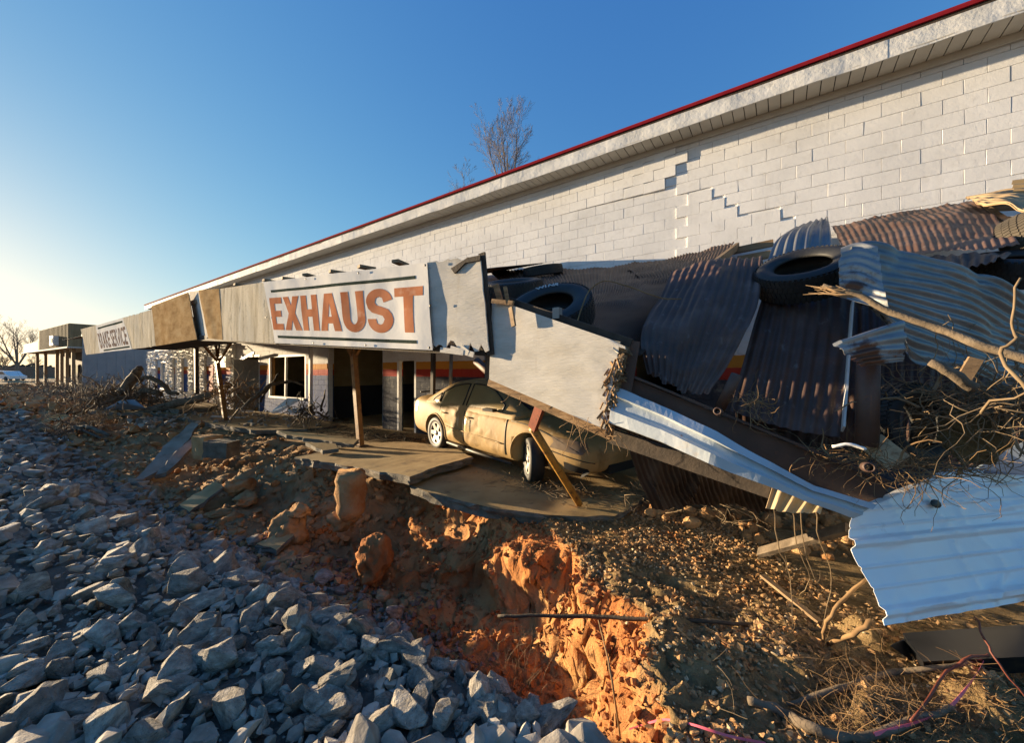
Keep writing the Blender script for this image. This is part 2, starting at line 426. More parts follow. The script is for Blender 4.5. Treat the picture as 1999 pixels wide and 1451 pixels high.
M['chrome'] = pmat('muddy_chrome', [(.3, (.5, .42, .28)), (.7, (.66, .58, .42))], 8, rough=.3, metal=.5)
M['wheel'] = pmat('silver_wheel', [(.3, (.45, .42, .36)), (.7, (.56, .53, .47))], 8, rough=.4, metal=.4)
M['lamp_red'] = pmat('tail_lamp', [(.3, (.3, .1, .05)), (.7, (.4, .18, .1))], 8, rough=.3)
M['lamp_clear'] = pmat('head_lamp', [(.3, (.12, .075, .04)), (.7, (.26, .19, .12))], 8, rough=.3)
M['black'] = pmat('black_void', [(.3, (.006, .006, .006)), (.7, (.01, .01, .01))], 4)
M['white_rock'] = pmat('white_painted_stone', [(.3, (.6, .585, .55)), (.7, (.76, .75, .72))], 20, bump=.4, bscale=40)
M['white_paint'] = pmat('white_paint', [(.3, (.62, .61, .58)), (.7, (.76, .75, .73))], 6, rough=.6, bump=.2, bscale=40)
M['ac_grey'] = pmat('grille_grey', [(.3, (.28, .28, .27)), (.7, (.4, .4, .38))], 8)
M['door_wood'] = pmat('orange_door_frame', [(.3, (.28, .13, .03)), (.7, (.4, .2, .05))], 6, stretch=(3, 3, .4))
M['olive_siding'] = pmat('olive_wood_siding', [(.3, (.15, .11, .055)), (.7, (.24, .18, .095))], 3, stretch=(3, 3, .3))
M['blue_siding'] = pmat('blue_grey_siding', [(.3, (.16, .195, .23)), (.7, (.22, .25, .28))], 1, rough=.5)
M['red_paint'] = pmat('red_paint', [(.3, (.3, .04, .035)), (.7, (.38, .06, .05))], 6)
M['glass'] = pmat('dark_window', [(.3, (.02, .022, .025)), (.7, (.04, .043, .047))], 2, rough=.1)
M['car_white'] = pmat('white_car_paint', [(.3, (.7, .71, .72)), (.7, (.78, .79, .8))], 2, rough=.25)
M['hedge'] = pmat('far_woodland', [(.3, (.03, .032, .02)), (.6, (.07, .06, .04)), (.8, (.11, .09, .06))], .8, 8, 1)
# ------------------------------------------------------------------ terrain
def I(x, xs, ys): return np.interp(x, xs, ys)
def crest(X): return I(X, [-40, -12, -8, -4, -1.6, 0], [0.0, .15, .35, .8, 1.45, 1.55])
def toe(X): return I(X, [-40, -25, -11.6, -6.2, -3.6, -2, -.5], [1.3, 1.75, 2.1, 2.5, 2.8, 2.5, 2.1])
def toe_z(X): return I(X, [-60, -25, -12, -6, -3.6, -1.5, 0], [.1, -.3, -.72, -.95, -1.1, -1.1, -.9])
def slab_edge(X): return I(X, [-40, -25, -16, -12, -9, -7.4, -5, -4.5, -3.5, -2.6, -2.2, -1.7], [2.9, 3.5, 4.9, 5.1, 4.9, 4.7, 4.7, 4.35, 3.98, 3.74, 3.6, 3.5])
def slab_w(X): return I(X, [-40, -25, -13, -9, -7.4, -5, -3.6, -2], [1.2, 1.4, 2.6, 2.3, 1.5, 1.0, .55, .4])
def cliff_x(Y): return I(Y, [-1, 0, 1.2, 1.9, 2.75, 3.2, 3.85, 4.6], [-.2, -.25, -.36, -.5, -.88, -1.45, -2.3, -2.7])
def ground_z(X, Y, parts=False):
    X = np.asarray(X, float); Y = np.asarray(Y, float)
    zt = toe_z(X)
    top = I(X, [-60, -30, -8, 0, 3], [.1, .16, .1, .06, -.05])
    u = (Y - crest(X)) / (toe(X) - crest(X))
    zg = top + (zt - top) * sstep(u) - np.maximum(0, Y - toe(X)) * .7
    w = slab_w(X)
    a = sstep((Y - slab_edge(X) + w) / w)
    zd = zt + (-.11 - zt) * a
    b = sstep((X - cliff_x(Y) + .30) / .36)
    zr = zt + (-.04 - zt) * b
    zd2 = np.maximum(zd, zr)
    z = np.maximum(zg, zd2)
    if parts: return z, zg, zd, zr, a, b
    return z
def terrain_point_noise(V, amp):
    n = np.stack([fbm(V * 2.3, 5, 1), fbm(V * 2.3, 5, 51), fbm(V * 2.3, 5, 91)], 1)
    r = 1 - np.abs(fbm(V * 1.15, 4, 33))
    n[:, 2] += (r - .6) * .5
    n2 = np.stack([fbm(V * 9, 3, 7), fbm(V * 9, 3, 57), fbm(V * 9, 3, 97)], 1)
    n3 = np.stack([vnoise(V * 26, 8), vnoise(V * 26, 58), vnoise(V * 26, 98)], 1)
    Vs = V * np.array([19, 19, 7.0])
    n4 = np.stack([fbm(Vs, 3, 12), fbm(Vs, 3, 62), fbm(Vs, 3, 82)], 1)
    return (n * .13 + n2 * .045 + n3 * .018 + n4 * .014) * amp[:, None]
def terrain_patch(name, xs, ys, mat, parent=None):
    XX, YY = np.meshgrid(xs, ys)
    X, Y = XX.ravel(), YY.ravel()
    z, zg, zd, zr, a, b = ground_z(X, Y, True)
    V = np.stack([X, Y, z], 1)
    gravel = sstep((zg - np.maximum(zd, zr)) / .12 + .2)
    flat_top = np.maximum(sstep((a - .93) / .06), sstep((b - .96) / .04) * .0)
    amp = (1 - gravel * .75) * (1 - flat_top * .85) * np.where(b > .96, .7, 1.0)
    V += terrain_point_noise(V, amp)
    nx, ny = len(xs), len(ys)
    j, i = np.meshgrid(np.arange(ny - 1), np.arange(nx - 1), indexing='ij')
    f = np.stack([j * nx + i, j * nx + i + 1, (j + 1) * nx + i + 1, (j + 1) * nx + i], -1).reshape(-1, 4)
    o = np_obj(name, V, f, mat, parent, True)
    orange = np.clip(sstep((X + 5.6) / 1.3) * (1 - sstep((b - .97) / .03)) * sstep((6.5 - Y) / 1.0), 0, 1) * (1 - gravel)
    litter = sstep((b - .95) / .05) * (X > -2.6)
    at = o.data.color_attributes.new('zone', 'FLOAT_COLOR', 'POINT')
    at.data.foreach_set('color', np.stack([orange, gravel, litter, np.ones_like(X)], 1).astype(np.float32).ravel())
    return o, V
def ground_material():
    m, nt, b = base_mat('eroded_ground', .95)
    b.inputs['Specular IOR Level'].default_value = .15
    pos = coord_of(nt, 'Position')
    at = _n(nt, 'ShaderNodeAttribute', attribute_name='zone')
    sp = _n(nt, 'ShaderNodeSeparateColor'); nt.links.new(at.outputs['Color'], sp.inputs[0])
    n1 = noise_node(nt, pos, 1.7, 8); n2 = noise_node(nt, pos, 7, 8, (1, 1, 1), .65)
    brown = ramp_node(nt, n1, [(.3, (.23, .135, .066)), (.5, (.38, .235, .118)), (.72, (.5, .34, .19))])
    orange = ramp_node(nt, n1, [(.28, (.42, .155, .05)), (.46, (.58, .235, .08)), (.6, (.63, .33, .13)), (.75, (.52, .34, .17))])
    litter = ramp_node(nt, n2, [(.3, (.14, .09, .042)), (.5, (.28, .19, .09)), (.7, (.42, .3, .16))])
    grav = ramp_node(nt, n2, [(.3, (.09, .08, .068)), (.7, (.19, .17, .142))])
    of = math_node(nt, 'MULTIPLY', sp.outputs[0], ramp_node(nt, noise_node(nt, pos, .9, 5), [(.34, (.55, .55, .55)), (.54, (1, 1, 1))]), True)
    c = mix_node(nt, of, brown, orange)
    c = mix_node(nt, sp.outputs[2], c, litter)
    c = mix_node(nt, sp.outputs[1], c, grav)
    dk = math_node(nt, 'MULTIPLY', math_node(nt, 'SUBTRACT', n2, .55, True), 2.5, True)
    c = mix_node(nt, math_node(nt, 'MULTIPLY', dk, .5), c, (.17, .1, .052))
    nt.links.new(c, b.inputs['Base Color'])
    h = math_node(nt, 'ADD', noise_node(nt, pos, 22, 8, (1, 1, 1), .7), math_node(nt, 'MULTIPLY', noise_node(nt, pos, 90, 4), .3))
    add_bump(nt, b, h, 1.0, .035)
    return m
M['ground'] = ground_material()
def spaced(a, b, s0, s1):
    out, x = [], a
    while x < b:
        out.append(x); x += s0 + (s1 - s0) * (x - a) / (b - a)
    return np.array(out + [b])
# near ground: fine where the camera stands close, coarser to the left; far ground reaches the horizon
xs_near = np.concatenate([-spaced(3.0, 42, .03, .28)[::-1], np.arange(-2.985, .1, .016), np.arange(.1, 2.6, .03), spaced(2.6, 7, .05, .3)])
ys_near = np.concatenate([-spaced(-.9, 6, .04, .5)[::-1], np.arange(.93, 4.5, .02), np.arange(4.5, 5.6, .04), np.linspace(5.65, 7.25, 16)])
ground, GV = terrain_patch('ground', xs_near, ys_near, M['ground'])
tag(ground, kind='structure')
GB = BVHTree.FromPolygons([tuple(v) for v in GV], [tuple(p.vertices) for p in ground.data.polygons])
def ground_hit(x, y):
    h = GB.ray_cast(Vector((x, y, 6)), Vector((0, 0, -1)))
    return (h[0], h[1]) if h[0] is not None else (Vector((x, y, float(ground_z(x, y)))), Vector((0, 0, 1)))
# far plain as one sheet just below, with low heaps of flood debris to the left
def far_ground():
    xs = np.concatenate([-spaced(0, 900, 1.2, 60)[::-1], spaced(1, 600, 2, 60)])
    ys = np.concatenate([-spaced(2, 400, 2, 50)[::-1], spaced(-1, 900, 1.2, 60)])
    XX, YY = np.meshgrid(xs, ys); X, Y = XX.ravel(), YY.ravel()
    inner = (X > -41) & (X < 6.5) & (Y > -5.5) & (Y < 7.2)
    z = np.where(inner, -1.9, np.where(X < -38, .0, -.06))
    bump_ = fbm(np.stack([X * .25, Y * .25, X * 0], 1), 4, 3)
    z = z + np.where((X < -38) & (X > -120), bump_ * .28, 0)
    V = np.stack([X, Y, z], 1)
    nx, ny = len(xs), len(ys)
    j, i = np.meshgrid(np.arange(ny - 1), np.arange(nx - 1), indexing='ij')
    f = np.stack([j * nx + i, j * nx + i + 1, (j + 1) * nx + i + 1, (j + 1) * nx + i], -1).reshape(-1, 4)
    o = np_obj('far_ground', V, f, M['ground'], None, True)
    tag(o, kind='structure')
far_ground()

# ------------------------------------------------------------------ stones
def stone_template(n, sub, seed, ax=(1, .72, .5), rough=.06):
    rg = np.random.default_rng(seed)
    p = rg.normal(size=(n, 3)); p /= np.linalg.norm(p, axis=1)[:, None]
    p = np.sign(p) * np.abs(p) ** .75
    p *= np.array(ax) * rg.uniform(.82, 1.05, (n, 1)) * .5
    bm = bmesh.new()
    for q in p: bm.verts.new(q)
    r = bmesh.ops.convex_hull(bm, input=bm.verts)
    bmesh.ops.delete(bm, geom=[g for g in r['geom_interior'] if isinstance(g, bmesh.types.BMVert)], context='VERTS')
    bmesh.ops.dissolve_limit(bm, angle_limit=R(14), verts=bm.verts, edges=bm.edges)
    if sub:
        bmesh.ops.bevel(bm, geom=list(bm.edges), offset=.014, segments=1, affect='EDGES', profile=.6)
        bmesh.ops.triangulate(bm, faces=bm.faces)
        if sub > 1:
            bmesh.ops.subdivide_edges(bm, edges=[e for e in bm.edges if e.calc_length() > .12], cuts=1)
            bmesh.ops.triangulate(bm, faces=bm.faces)
    else:
        bmesh.ops.triangulate(bm, faces=bm.faces)
    bmesh.ops.recalc_face_normals(bm, faces=bm.faces)
    bm.verts.ensure_lookup_table()
    V = np.array([v.co for v in bm.verts]); Fa = np.array([[v.index for v in f.verts] for f in bm.faces])
    bm.free()
    if rough:
        d = np.stack([fbm(V * 6 + seed, 3, 1), fbm(V * 6 + seed, 3, 31), fbm(V * 6 + seed, 3, 61)], 1)
        V = V + d * rough * .35
    return V, Fa
def clod_template(seed, sub=2, ax=(1, .85, .75), amp=.22):
    bm = bmesh.new()
    bmesh.ops.create_icosphere(bm, subdivisions=sub, radius=.5)
    bm.verts.ensure_lookup_table()
    V = np.array([v.co for v in bm.verts]); Fa = np.array([[v.index for v in f.verts] for f in bm.faces]); bm.free()
    n = V / .5
    V = V * (1 + amp * fbm(n * 1.3 + seed, 2, seed)[:, None] + amp * .5 * fbm(n * 4 + seed, 2, seed + 9)[:, None]) * np.array(ax)
    return V, Fa
def rand_rot(k, tilt=1.0):
    out = []
    for _ in range(k):
        q = Quaternion((0, 0, 1), random.uniform(0, 6.283)) @ Quaternion(Vector((jit(1), jit(1), 0)).normalized(), random.gauss(0, .5) * tilt)
        out.append(np.array(q.to_matrix()))
    return out
def merge(templates, items):          # items: (template index, rotation 3x3, scale, position)
    Vs, Fs, o = [], [], 0
    for t, r, s, p in items:
        V, Fa = templates[t]
        Vs.append((V * s) @ r.T + np.asarray(p)); Fs.append(Fa + o); o += len(V)
    return np.concatenate(Vs), np.concatenate(Fs)
AX = [(1, .76, .58), (1, .66, .46), (1, .86, .68), (1, .55, .46), (1, .72, .4), (1, .82, .72), (1, .48, .36), (1, .7, .6)]
ST_HERO = [stone_template(13 + (k % 5) * 2, 2, 100 + k, AX[k % 8]) for k in range(28)]
ST_MID = [stone_template(14, 1, 200 + k, AX[k % 8], 0) for k in range(14)]
ST_LOW = [stone_template(11, 0, 300 + k, AX[k % 8], 0) for k in range(12)]
def in_view(p, margin=60):
    d = Vector(p) - CAM
    z = -S35 * d.x + C35 * d.y
    if z < .3: return False, 0
    px = CX + F * (C35 * d.x + S35 * d.y) / z; py = CY - F * d.z / z
    return (-margin < px < 1999 + margin and -margin < py < 1451 + margin), z
def riprap():
    cand = []
    # big stones: bands of jittered cells from the camera outwards
    def cells(x0, x1, step, size0, size1, keep=1.0, lift=.22):
        x = x0
        while x < x1:
            y = -2.2
            while y < 3.0:
                px, py = x + jit(step * .48), y + jit(step * .48)
                y += step
                if random.random() > keep: continue
                edge = py - toe(px)
                if edge > .15 + jit(.25): continue
                _, zg, zd, zr, _, b = ground_z(px, py, True)
                if float(zr) > float(zg) + .03 or float(b) > .6: continue
                s = size0 * .62 + (size1 * 1.28 - size0 * .62) * random.random() ** 2.0
                h = float(ground_z(px, py))
                vis, dep = in_view((px, py, h), 0)
                near = math.hypot(px, py) < 4.5
                if not vis and not near and not in_view((px, py, h), 500)[0]: continue
                cand.append((s / dep if vis else 0, s, px, py, h + s * lift * random.uniform(.5, 1.1), dep))
            x += step
    cells(-3.4, 0.1, .092, .10, .20, .95)
    cells(-8, -3.4, .165, .12, .26, .9)
    cells(-16, -8, .22, .13, .28, .9)
    cells(-40, -16, .42, .2, .42, .85)
    cand.sort(reverse=True)
    hero = cand[:300]; rest = cand[300:]
    hero_me = []
    for k, (V, Fa) in enumerate(ST_HERO):
        me = bpy.data.meshes.new('riprap_rock')
        me.from_pydata(V.tolist(), [], Fa.tolist()); me.materials.append(M['rock']); me.update()
        hero_me.append(me)
    for k, (_, s, x, y, z, d) in enumerate(hero):
        o = bpy.data.objects.new('riprap_rock', hero_me[random.randrange(28)])
        COL.objects.link(o)
        q = Quaternion((0, 0, 1), random.uniform(0, 6.283)) @ Quaternion(Vector((jit(1), jit(1), 0)).normalized(), random.gauss(0, .75))
        o.rotation_mode = 'QUATERNION'; o.rotation_quaternion = q
        o.location = (x, y, z); o.scale = (s * 1.12,) * 3
        tag(o, 'large angular grey rock lying in the stone bank at the bottom of the photo', 'rock', 'large grey rocks of the stone bank')
    it = [(random.randrange(14), r, c[1] * 1.12, (c[2], c[3], c[4])) for c, r in zip(rest, rand_rot(len(rest)))]
    V, Fa = merge(ST_MID, it)
    o = np_obj('riprap_rubble', V, Fa, M['rock_far'])
    tag(o, 'grey broken stone covering the bank along the gully', 'rubble', None, 'stuff')
    cand.clear()
    cells(-4, 0.1, .05, .03, .08, .9, .5)
    cells(-9, -4, .085, .04, .10, .85, .5)
    cells(-22, -9, .2, .08, .16, .7, .3)
    it = [(random.randrange(12), r, c[1], (c[2], c[3], c[4])) for c, r in zip(cand, rand_rot(len(cand)))]
    V, Fa = merge(ST_LOW, it)
    o = np_obj('stone_chips', V, Fa, M['rock_far'])
    tag(o, 'small grey stone chips filling the gaps between the rocks', 'gravel', None, 'stuff')
riprap()

# clay clods, earth lumps and pebbles
CL = [clod_template(k, 2, (1, random.uniform(.7, .95), random.uniform(.55, .85))) for k in range(10)]
CL0 = [stone_template(10, 0, 700 + k, (1, .8, .65), 0) for k in range(10)]
def lump(px, py, d, size, mat, label, ax=(1, 1, 1), seed=0, dz=0):
    p = PD(px, py, d)
    V, Fa = clod_template(seed + 40, 4, ax, .3)
    V = V * (1 + .06 * (1 - 2 * np.abs(fbm(V * 3.1 + seed, 3, seed + 3)))[:, None])
    V = V * size
    V = V + np.stack([fbm(V * 14 + seed, 3, 5), fbm(V * 14 + seed, 3, 35), fbm(V * 14 + seed, 3, 65)], 1) * .022
    o = np_obj('clay_lump', V, Fa, M[mat], None, True)
    o.location = p + Vector((0, 0, dz)); o.rotation_euler = (0, 0, seed)
    return tag(o, label, 'earth lump')
def scatter(name, mats, n, region, size, temps, label, cat, lift=.2):
    items = []
    k = 0
    while len(items) < n and k < n * 6:
        k += 1
        x, y = region()
        h, nn = ground_hit(x, y)
        s = size[0] + (size[1] - size[0]) * random.random() ** 3
        vis, dep = in_view(h)
        if not vis: continue
        items.append((random.randrange(len(temps)), rand_rot(1)[0], s, (h.x + nn.x * s * lift, h.y + nn.y * s * lift, h.z + nn.z * s * lift)))
    V, Fa = merge(temps, items)
    o = np_obj(name, V, Fa, mats)
    return tag(o, label, cat, None, 'stuff')
def reg_slope():
    x = random.uniform(-14, -4.4) if random.random() < .5 else random.uniform(-7.5, -3.5)
    return x, toe(x) - .35 + random.random() ** 1.3 * (slab_edge(x) - toe(x) + .1)
def reg_pocket():
    y = random.uniform(1.9, 4.3); return float(cliff_x(y)) - random.random() ** 1.4 * 2.2 + .05, y
def reg_plateau():
    while True:
        y = random.uniform(1.0, 5.2); x = float(cliff_x(y)) + .02 + random.random() * 2.6
        if random.random() < .28 + 1.5 * max(0, fbm(np.array([[x * 2.1, y * 2.1, 4.4]]), 3, 71)[0]): return x, y
LEAF = []
for k in range(8):
    a, b = random.uniform(.2, .35), random.uniform(.1, .3)
    LEAF.append((np.array([(-.5, 0, 0), (0, -a, b), (.5, 0, .05), (0, a, b * random.uniform(.3, 1)), (0, 0, .02)]), np.array([(0, 1, 4), (1, 2, 4), (2, 3, 4), (3, 0, 4)])))
def reg_leaf():
    return random.gauss(.6, .8), random.uniform(1.2, 4.2)
scatter('fallen_leaves', M['straw'], 2600, reg_leaf, (.015, .06), LEAF, 'dry brown leaves strewn over the ledge', 'leaves', .4)
def reg_edge():
    x = random.uniform(-6.5, -2.2); return x, toe(x) + random.gauss(.05, .22)
scatter('brown_clods', M['clod'], 2200, reg_slope, (.02, .19), CL0 + CL0 + CL, 'brown earth clods strewn down the washed out bank', 'clods')
scatter('orange_clods', M['clod_orange'], 3600, reg_pocket, (.01, .085), CL0, 'orange clay crumbs in the washed out hollow', 'clods')
scatter('tan_pebbles', M['pebble'], 4600, reg_plateau, (.005, .045), ST_LOW, 'tan pebbles and crumbs on the earth ledge', 'pebbles', .25)
scatter('earth_crumbs', M['clod'], 9000, reg_plateau, (.005, .06), ST_LOW + CL0, 'brown earth crumbs all over the ledge', 'crumbs', .2)
scatter('red_stones', M['red_stone'], 900, reg_edge, (.03, .12), CL0, 'reddish small stones at the foot of the bank', 'stones', .3)
def reg_far(): return random.uniform(-45, -14), random.uniform(1.5, 4.6)
scatter('far_rubble', M['clod'], 900, reg_far, (.08, .5), CL0, 'muddy rubble left by the flood beyond the slabs', 'rubble', .2)
lump(732, 1092, 5.0, .5, 'clod_orange', 'tall orange clay lump standing in the gully below the slab', (.85, .8, 1.25), 3)
lump(565, 1040, 5.9, .5, 'clod', 'round brown clay boulder at the gully edge under the slab', (1, .9, 1), 8)
lump(672, 1012, 5.9, .38, 'clod', 'smaller tan clay boulder below the footing pier', (1, .9, .95), 13)
lump(560, 1095, 5.5, .5, 'clod', 'flaky brown clay heap above the small stones', (1.3, .9, .55), 21)
lump(470, 950, 7.6, .42, 'clod', 'grey brown rock slab stuck in the slope', (1.3, .8, .75), 27)
lump(480, 974, 7.2, .42, 'clod', 'flat brown rock lying under the grey brown slab', (1.4, .8, .4), 31)
lump(425, 1004, 6.9, .34, 'clod', 'long pale rock lying on the brown slope', (1.5, .7, .4), 36)
lump(455, 1018, 6.6, .3, 'clod', 'small knobbly rock near the toe of the slope', (1.2, .8, .7), 39)
lump(585, 1000, 6.0, .3, 'clod', 'small brown clod on top of the gully wall', (1, .9, .8), 44)
# ------------------------------------------------------------------ the repair shop
D = 7.3
def WX(px): return PY(px, CY, D).x
def WZ(px, py): return PY(px, py, D).z
shop = thing('repair_shop', (-12, D, 0), 'long white painted block repair shop with cracked wall and red roof edge', 'building')
X_END, X_RIGHT = -34.0, 4.2
Z_TOP = 5.76
# openings in the wall (x0, x1, z0, z1)
OPEN = {
    'side_window': (WX(313), WX(327), .55, 2.35),
    'narrow_window': (WX(342), WX(350), .5, 2.3),
    'office_door': (WX(470), WX(507), -.1, 2.42),
    'shop_window': (WX(525), WX(597), .62, 2.36),
    'bay': (WX(640), WX(747), -.1, 2.95),
    'door': (WX(775), WX(812), -.1, 2.08),
    'second_bay': (WX(945), WX(1060), -.1, 2.6),
    'third_bay': (WX(1236), WX(1330), -.1, 2.5),
}
ops = sorted(OPEN.values())
core = MB()
def core_panel(x0, x1, z0, z1): 
    if x1 - x0 > .01 and z1 - z0 > .01: core.box(((x0 + x1) / 2, D + .022 + .1, (z0 + z1) / 2), (x1 - x0, .2, z1 - z0))
cur = X_END
for (a, b, c, d) in ops:
    core_panel(cur, a, -.3, Z_TOP); core_panel(a, b, -.3, c); core_panel(a, b, d, Z_TOP); cur = b
core_panel(cur, X_RIGHT, -.3, Z_TOP)
core.build('wall', M['wall'], shop)
# blocks: one course after another in running bond; the crack steps down to the right
CH, BW, J = .191, .382, .0035
def block_mesh(w, h, d=.05, seed=0):
    rr = random.Random(seed)
    c = .003
    def q(s): return rr.uniform(-s, s)
    x, z = w / 2, h / 2
    back = [(-x, d, -z), (x, d, -z), (x, d, z), (-x, d, z)]
    mid = [(-x + q(.001), c, -z + q(.001)), (x + q(.001), c, -z), (x, c, z + q(.001)), (-x, c, z)]
    fr = [(-x + c + q(.002), q(.0012), -z + c + q(.002)), (x - c + q(.002), q(.0012), -z + c + q(.002)), (x - c + q(.002), q(.0012), z - c + q(.002)), (-x + c + q(.002), q(.0012), z - c + q(.002))]
    fs = []
    for k in range(4):
        k2 = (k + 1) % 4
        fs.append((k, k2, 4 + k2, 4 + k)); fs.append((4 + k, 4 + k2, 8 + k2, 8 + k))
    fs.append((8, 9, 10, 11))
    return back + mid + fr, [tuple(f) for f in fs]
full_me = []
for k in range(10):
    v, f = block_mesh(BW - J, CH - J, seed=k)
    me = bpy.data.meshes.new('block'); me.from_pydata(v, [], f); me.materials.append(M['wall']); me.update()
    full_me.append(me)
rest_blocks = MB()
CR_TOP = WX(1338)            # the crack: x where each course splits, counted from the top course downwards
def crack_x(z):
    k = (Z_TOP - .30 - z) / CH
    if k < 0: return CR_TOP
    k = int(k)
    return CR_TOP + BW * (0, -.4, .05, .8, 1.1, 1.9, 3.1, 3.7, 4.6, 5.2)[min(k, 9)]
blocks = []
course = 0
z = -.12
while z < Z_TOP - .02:
    h = min(CH, Z_TOP - z)
    x = X_END - (BW / 2 if course % 2 else 0) - random.uniform(0, .02)
    while x < X_RIGHT:
        w = BW
        a, b = max(x, X_END), min(x + w, X_RIGHT)
        x += w
        segs = [(a, b)]
        for (o0, o1, oz0, oz1) in ops:
            if z + h * .5 < oz0 or z + h * .5 > oz1: continue
            ns = []
            for (s0, s1) in segs:
                if s1 <= o0 or s0 >= o1: ns.append((s0, s1))
                else:
                    if s0 < o0: ns.append((s0, o0))
                    if s1 > o1: ns.append((o1, s1))
            segs = ns
        for (s0, s1) in segs:
            if s1 - s0 > .05: blocks.append((s0, s1, z, h))
    z += CH; course += 1
SEAM = WX(1338)
def place_block(s0, s1, z, h):
    """movement of one block: the wall has buckled and dropped left of the crack"""
    xc, zc = (s0 + s1) / 2, z + h / 2
    dy, dz, rz, rx = jit(.0012), 0.0, jit(.0035), jit(.003)
    cx = crack_x(zc)
    if zc > 2.6 and xc < cx:
        if xc < SEAM and zc < 4.95:                      # panel left of the seam leans a little out of the sun
            k = max(0.0, 1 - (SEAM - xc) / 3.0)
            dy += .024 * k - .004; rz += .008 if k > 0 else 0
        else:                                            # wedge under the crack and the strip at the top stand proud and have dropped
            k = max(0.0, 1 - (cx - xc) / 3.0)
            big = .034 if zc > 5.0 else .005
            dy += -big * k; rz += -big / 3 if k > 0 else 0
            dz = -.006 - .036 * max(0, 1 - abs(xc - cx) / 1.3)
    return xc, zc, dy, dz, rz, rx
scored = []
for bl in blocks:
    s0, s1, z, h = bl
    p = Vector(((s0 + s1) / 2, D, z + h / 2))
    vis, dep = in_view(p, 20)
    full = abs((s1 - s0) - BW) < .004 and abs(h - CH) < .004
    r = p - CAM
    shown = vis and full and p.z > 3.78 and p.x > -9.0
    scored.append((-(abs(r.y) / r.length / dep) if shown else 0, bl))
scored.sort(key=lambda t: t[0])
nblk = 0
for sc_, (s0, s1, z, h) in scored:
    xc, zc, dy, dz, rz, rx = place_block(s0, s1, z, h)
    if sc_ < 0 and nblk < 300:
        o = obj('block', full_me[random.randrange(10)], None, shop)
        o.location = (xc, D + dy, zc + dz); o.rotation_euler = (rx, 0, rz)
        nblk += 1
    else:
        v, f = block_mesh(s1 - s0 - J, h - J, seed=int(xc * 1000) % 9973)
        m3 = Matrix.Rotation(rz, 3, 'Z') @ Matrix.Rotation(rx, 3, 'X')
        pos = Vector((xc, D + dy, zc + dz))
        rest_blocks.add([m3 @ Vector(q) + pos for q in v], f)
o = rest_blocks.build('block_courses', M['wall'], shop); o['kind'] = 'stuff'
# eaves: frieze board, soffit panels, fascia lengths, dark drip gap and red edge
OV = .47
m_ = MB(); m_.box(((X_END + X_RIGHT) / 2, D - .035, Z_TOP - .035), (X_RIGHT - X_END, .05, .085)); m_.build('frieze_board', M['soffit'], shop)
x = X_RIGHT; k = 0
sof = MB()
while x > X_END:
    w = .156
    if x > -9:
        p = MB()
        p.box((x - w / 2 + .004, D - OV / 2 - .03, Z_TOP + .012 + jit(.0015)), (w - .012, OV - .06, .012))
        p.build('soffit_panel', M['soffit'], shop)
    else:
        sof.box((x - w / 2, D - OV / 2 - .03, Z_TOP + .012), (w - .012, OV - .06, .012))
    x -= w
o = sof.build('soffit_strip', M['soffit'], shop); o['kind'] = 'stuff'
m_ = MB(); m_.box(((X_END + X_RIGHT) / 2, D - OV / 2, Z_TOP + .045), (X_RIGHT - X_END, OV - .04, .03)); m_.build('soffit_backing', M['dark_wood'], shop)
x = X_RIGHT; k = 0
def roof_sag(x): return -.05 * math.sin((x + 34) / 38 * math.pi) * 0 + .012 * math.sin(x * .7)
while x > X_END:
    L = 3.1
    x0 = max(X_END - .1, x - L)
    nu = 22
    pts = []
    for zz, yy in ((Z_TOP - .012, D - OV + .02), (Z_TOP - .012, D - OV), (Z_TOP + .04, D - OV - .004), (Z_TOP + .1, D - OV - .002), (Z_TOP + .17, D - OV), (Z_TOP + .215, D - OV - .006)):
        for i in range(nu):
            xx = x0 + (x + .02 - x0) * i / (nu - 1)
            wv = .010 * fbm(np.array([[xx * 1.6, zz * 3, 0]]), 3, 4)[0]
            pts.append((xx, yy - .0025 * (k % 2) + wv * (1 if yy < D - OV + .01 else 0), zz + (.010 * fbm(np.array([[xx * .9, 0, 0]]), 2, 9)[0] if zz < Z_TOP + .02 else 0)))
    mb = MB(); mb.grid(pts, nu, 6); solid(mb.build('fascia', M['fascia'], shop), .003)
    x = x0; k += 1
m_ = MB(); m_.box(((X_END + X_RIGHT) / 2, D - OV + .03, Z_TOP + .232), (X_RIGHT - X_END, .06, .06)); m_.build('roof_edge_gap', M['dark_wood'], shop)
x = X_RIGHT
while x > X_END - .1:
    x0 = max(X_END - .15, x - 3.66)
    m_ = MB()
    m_.prism([(x0, D - OV - .03, Z_TOP + .258), (x0, D - OV - .034, Z_TOP + .29), (x0, D - OV - .026, Z_TOP + .315), (x0, D - OV + .05, Z_TOP + .33), (x0, D - OV + .05, Z_TOP + .262)], (x - x0 + .01, 0, 0))
    m_.build('drip_edge', M['red'], shop); x = x0 
m_ = MB(); m_.prism([(X_END, D - OV + .02, Z_TOP + .3), (X_END, D + 7.5, Z_TOP + .9), (X_END, D + 15.5, Z_TOP + .3), (X_END, D + 15.5, Z_TOP + .22), (X_END, D + .1, Z_TOP + .22)], (X_RIGHT - X_END, 0, 0)); m_.build('roof', M['red'], shop)
m_ = MB(); m_.lathe([(.0, .06), (.09, .06), (.16, .0), (.18, -.05)], 14, Matrix.Translation(PY(866, 385, D - OV + .5) + Vector((0, 0, -.04)))); m_.build('roof_vent', M['fascia'], shop)
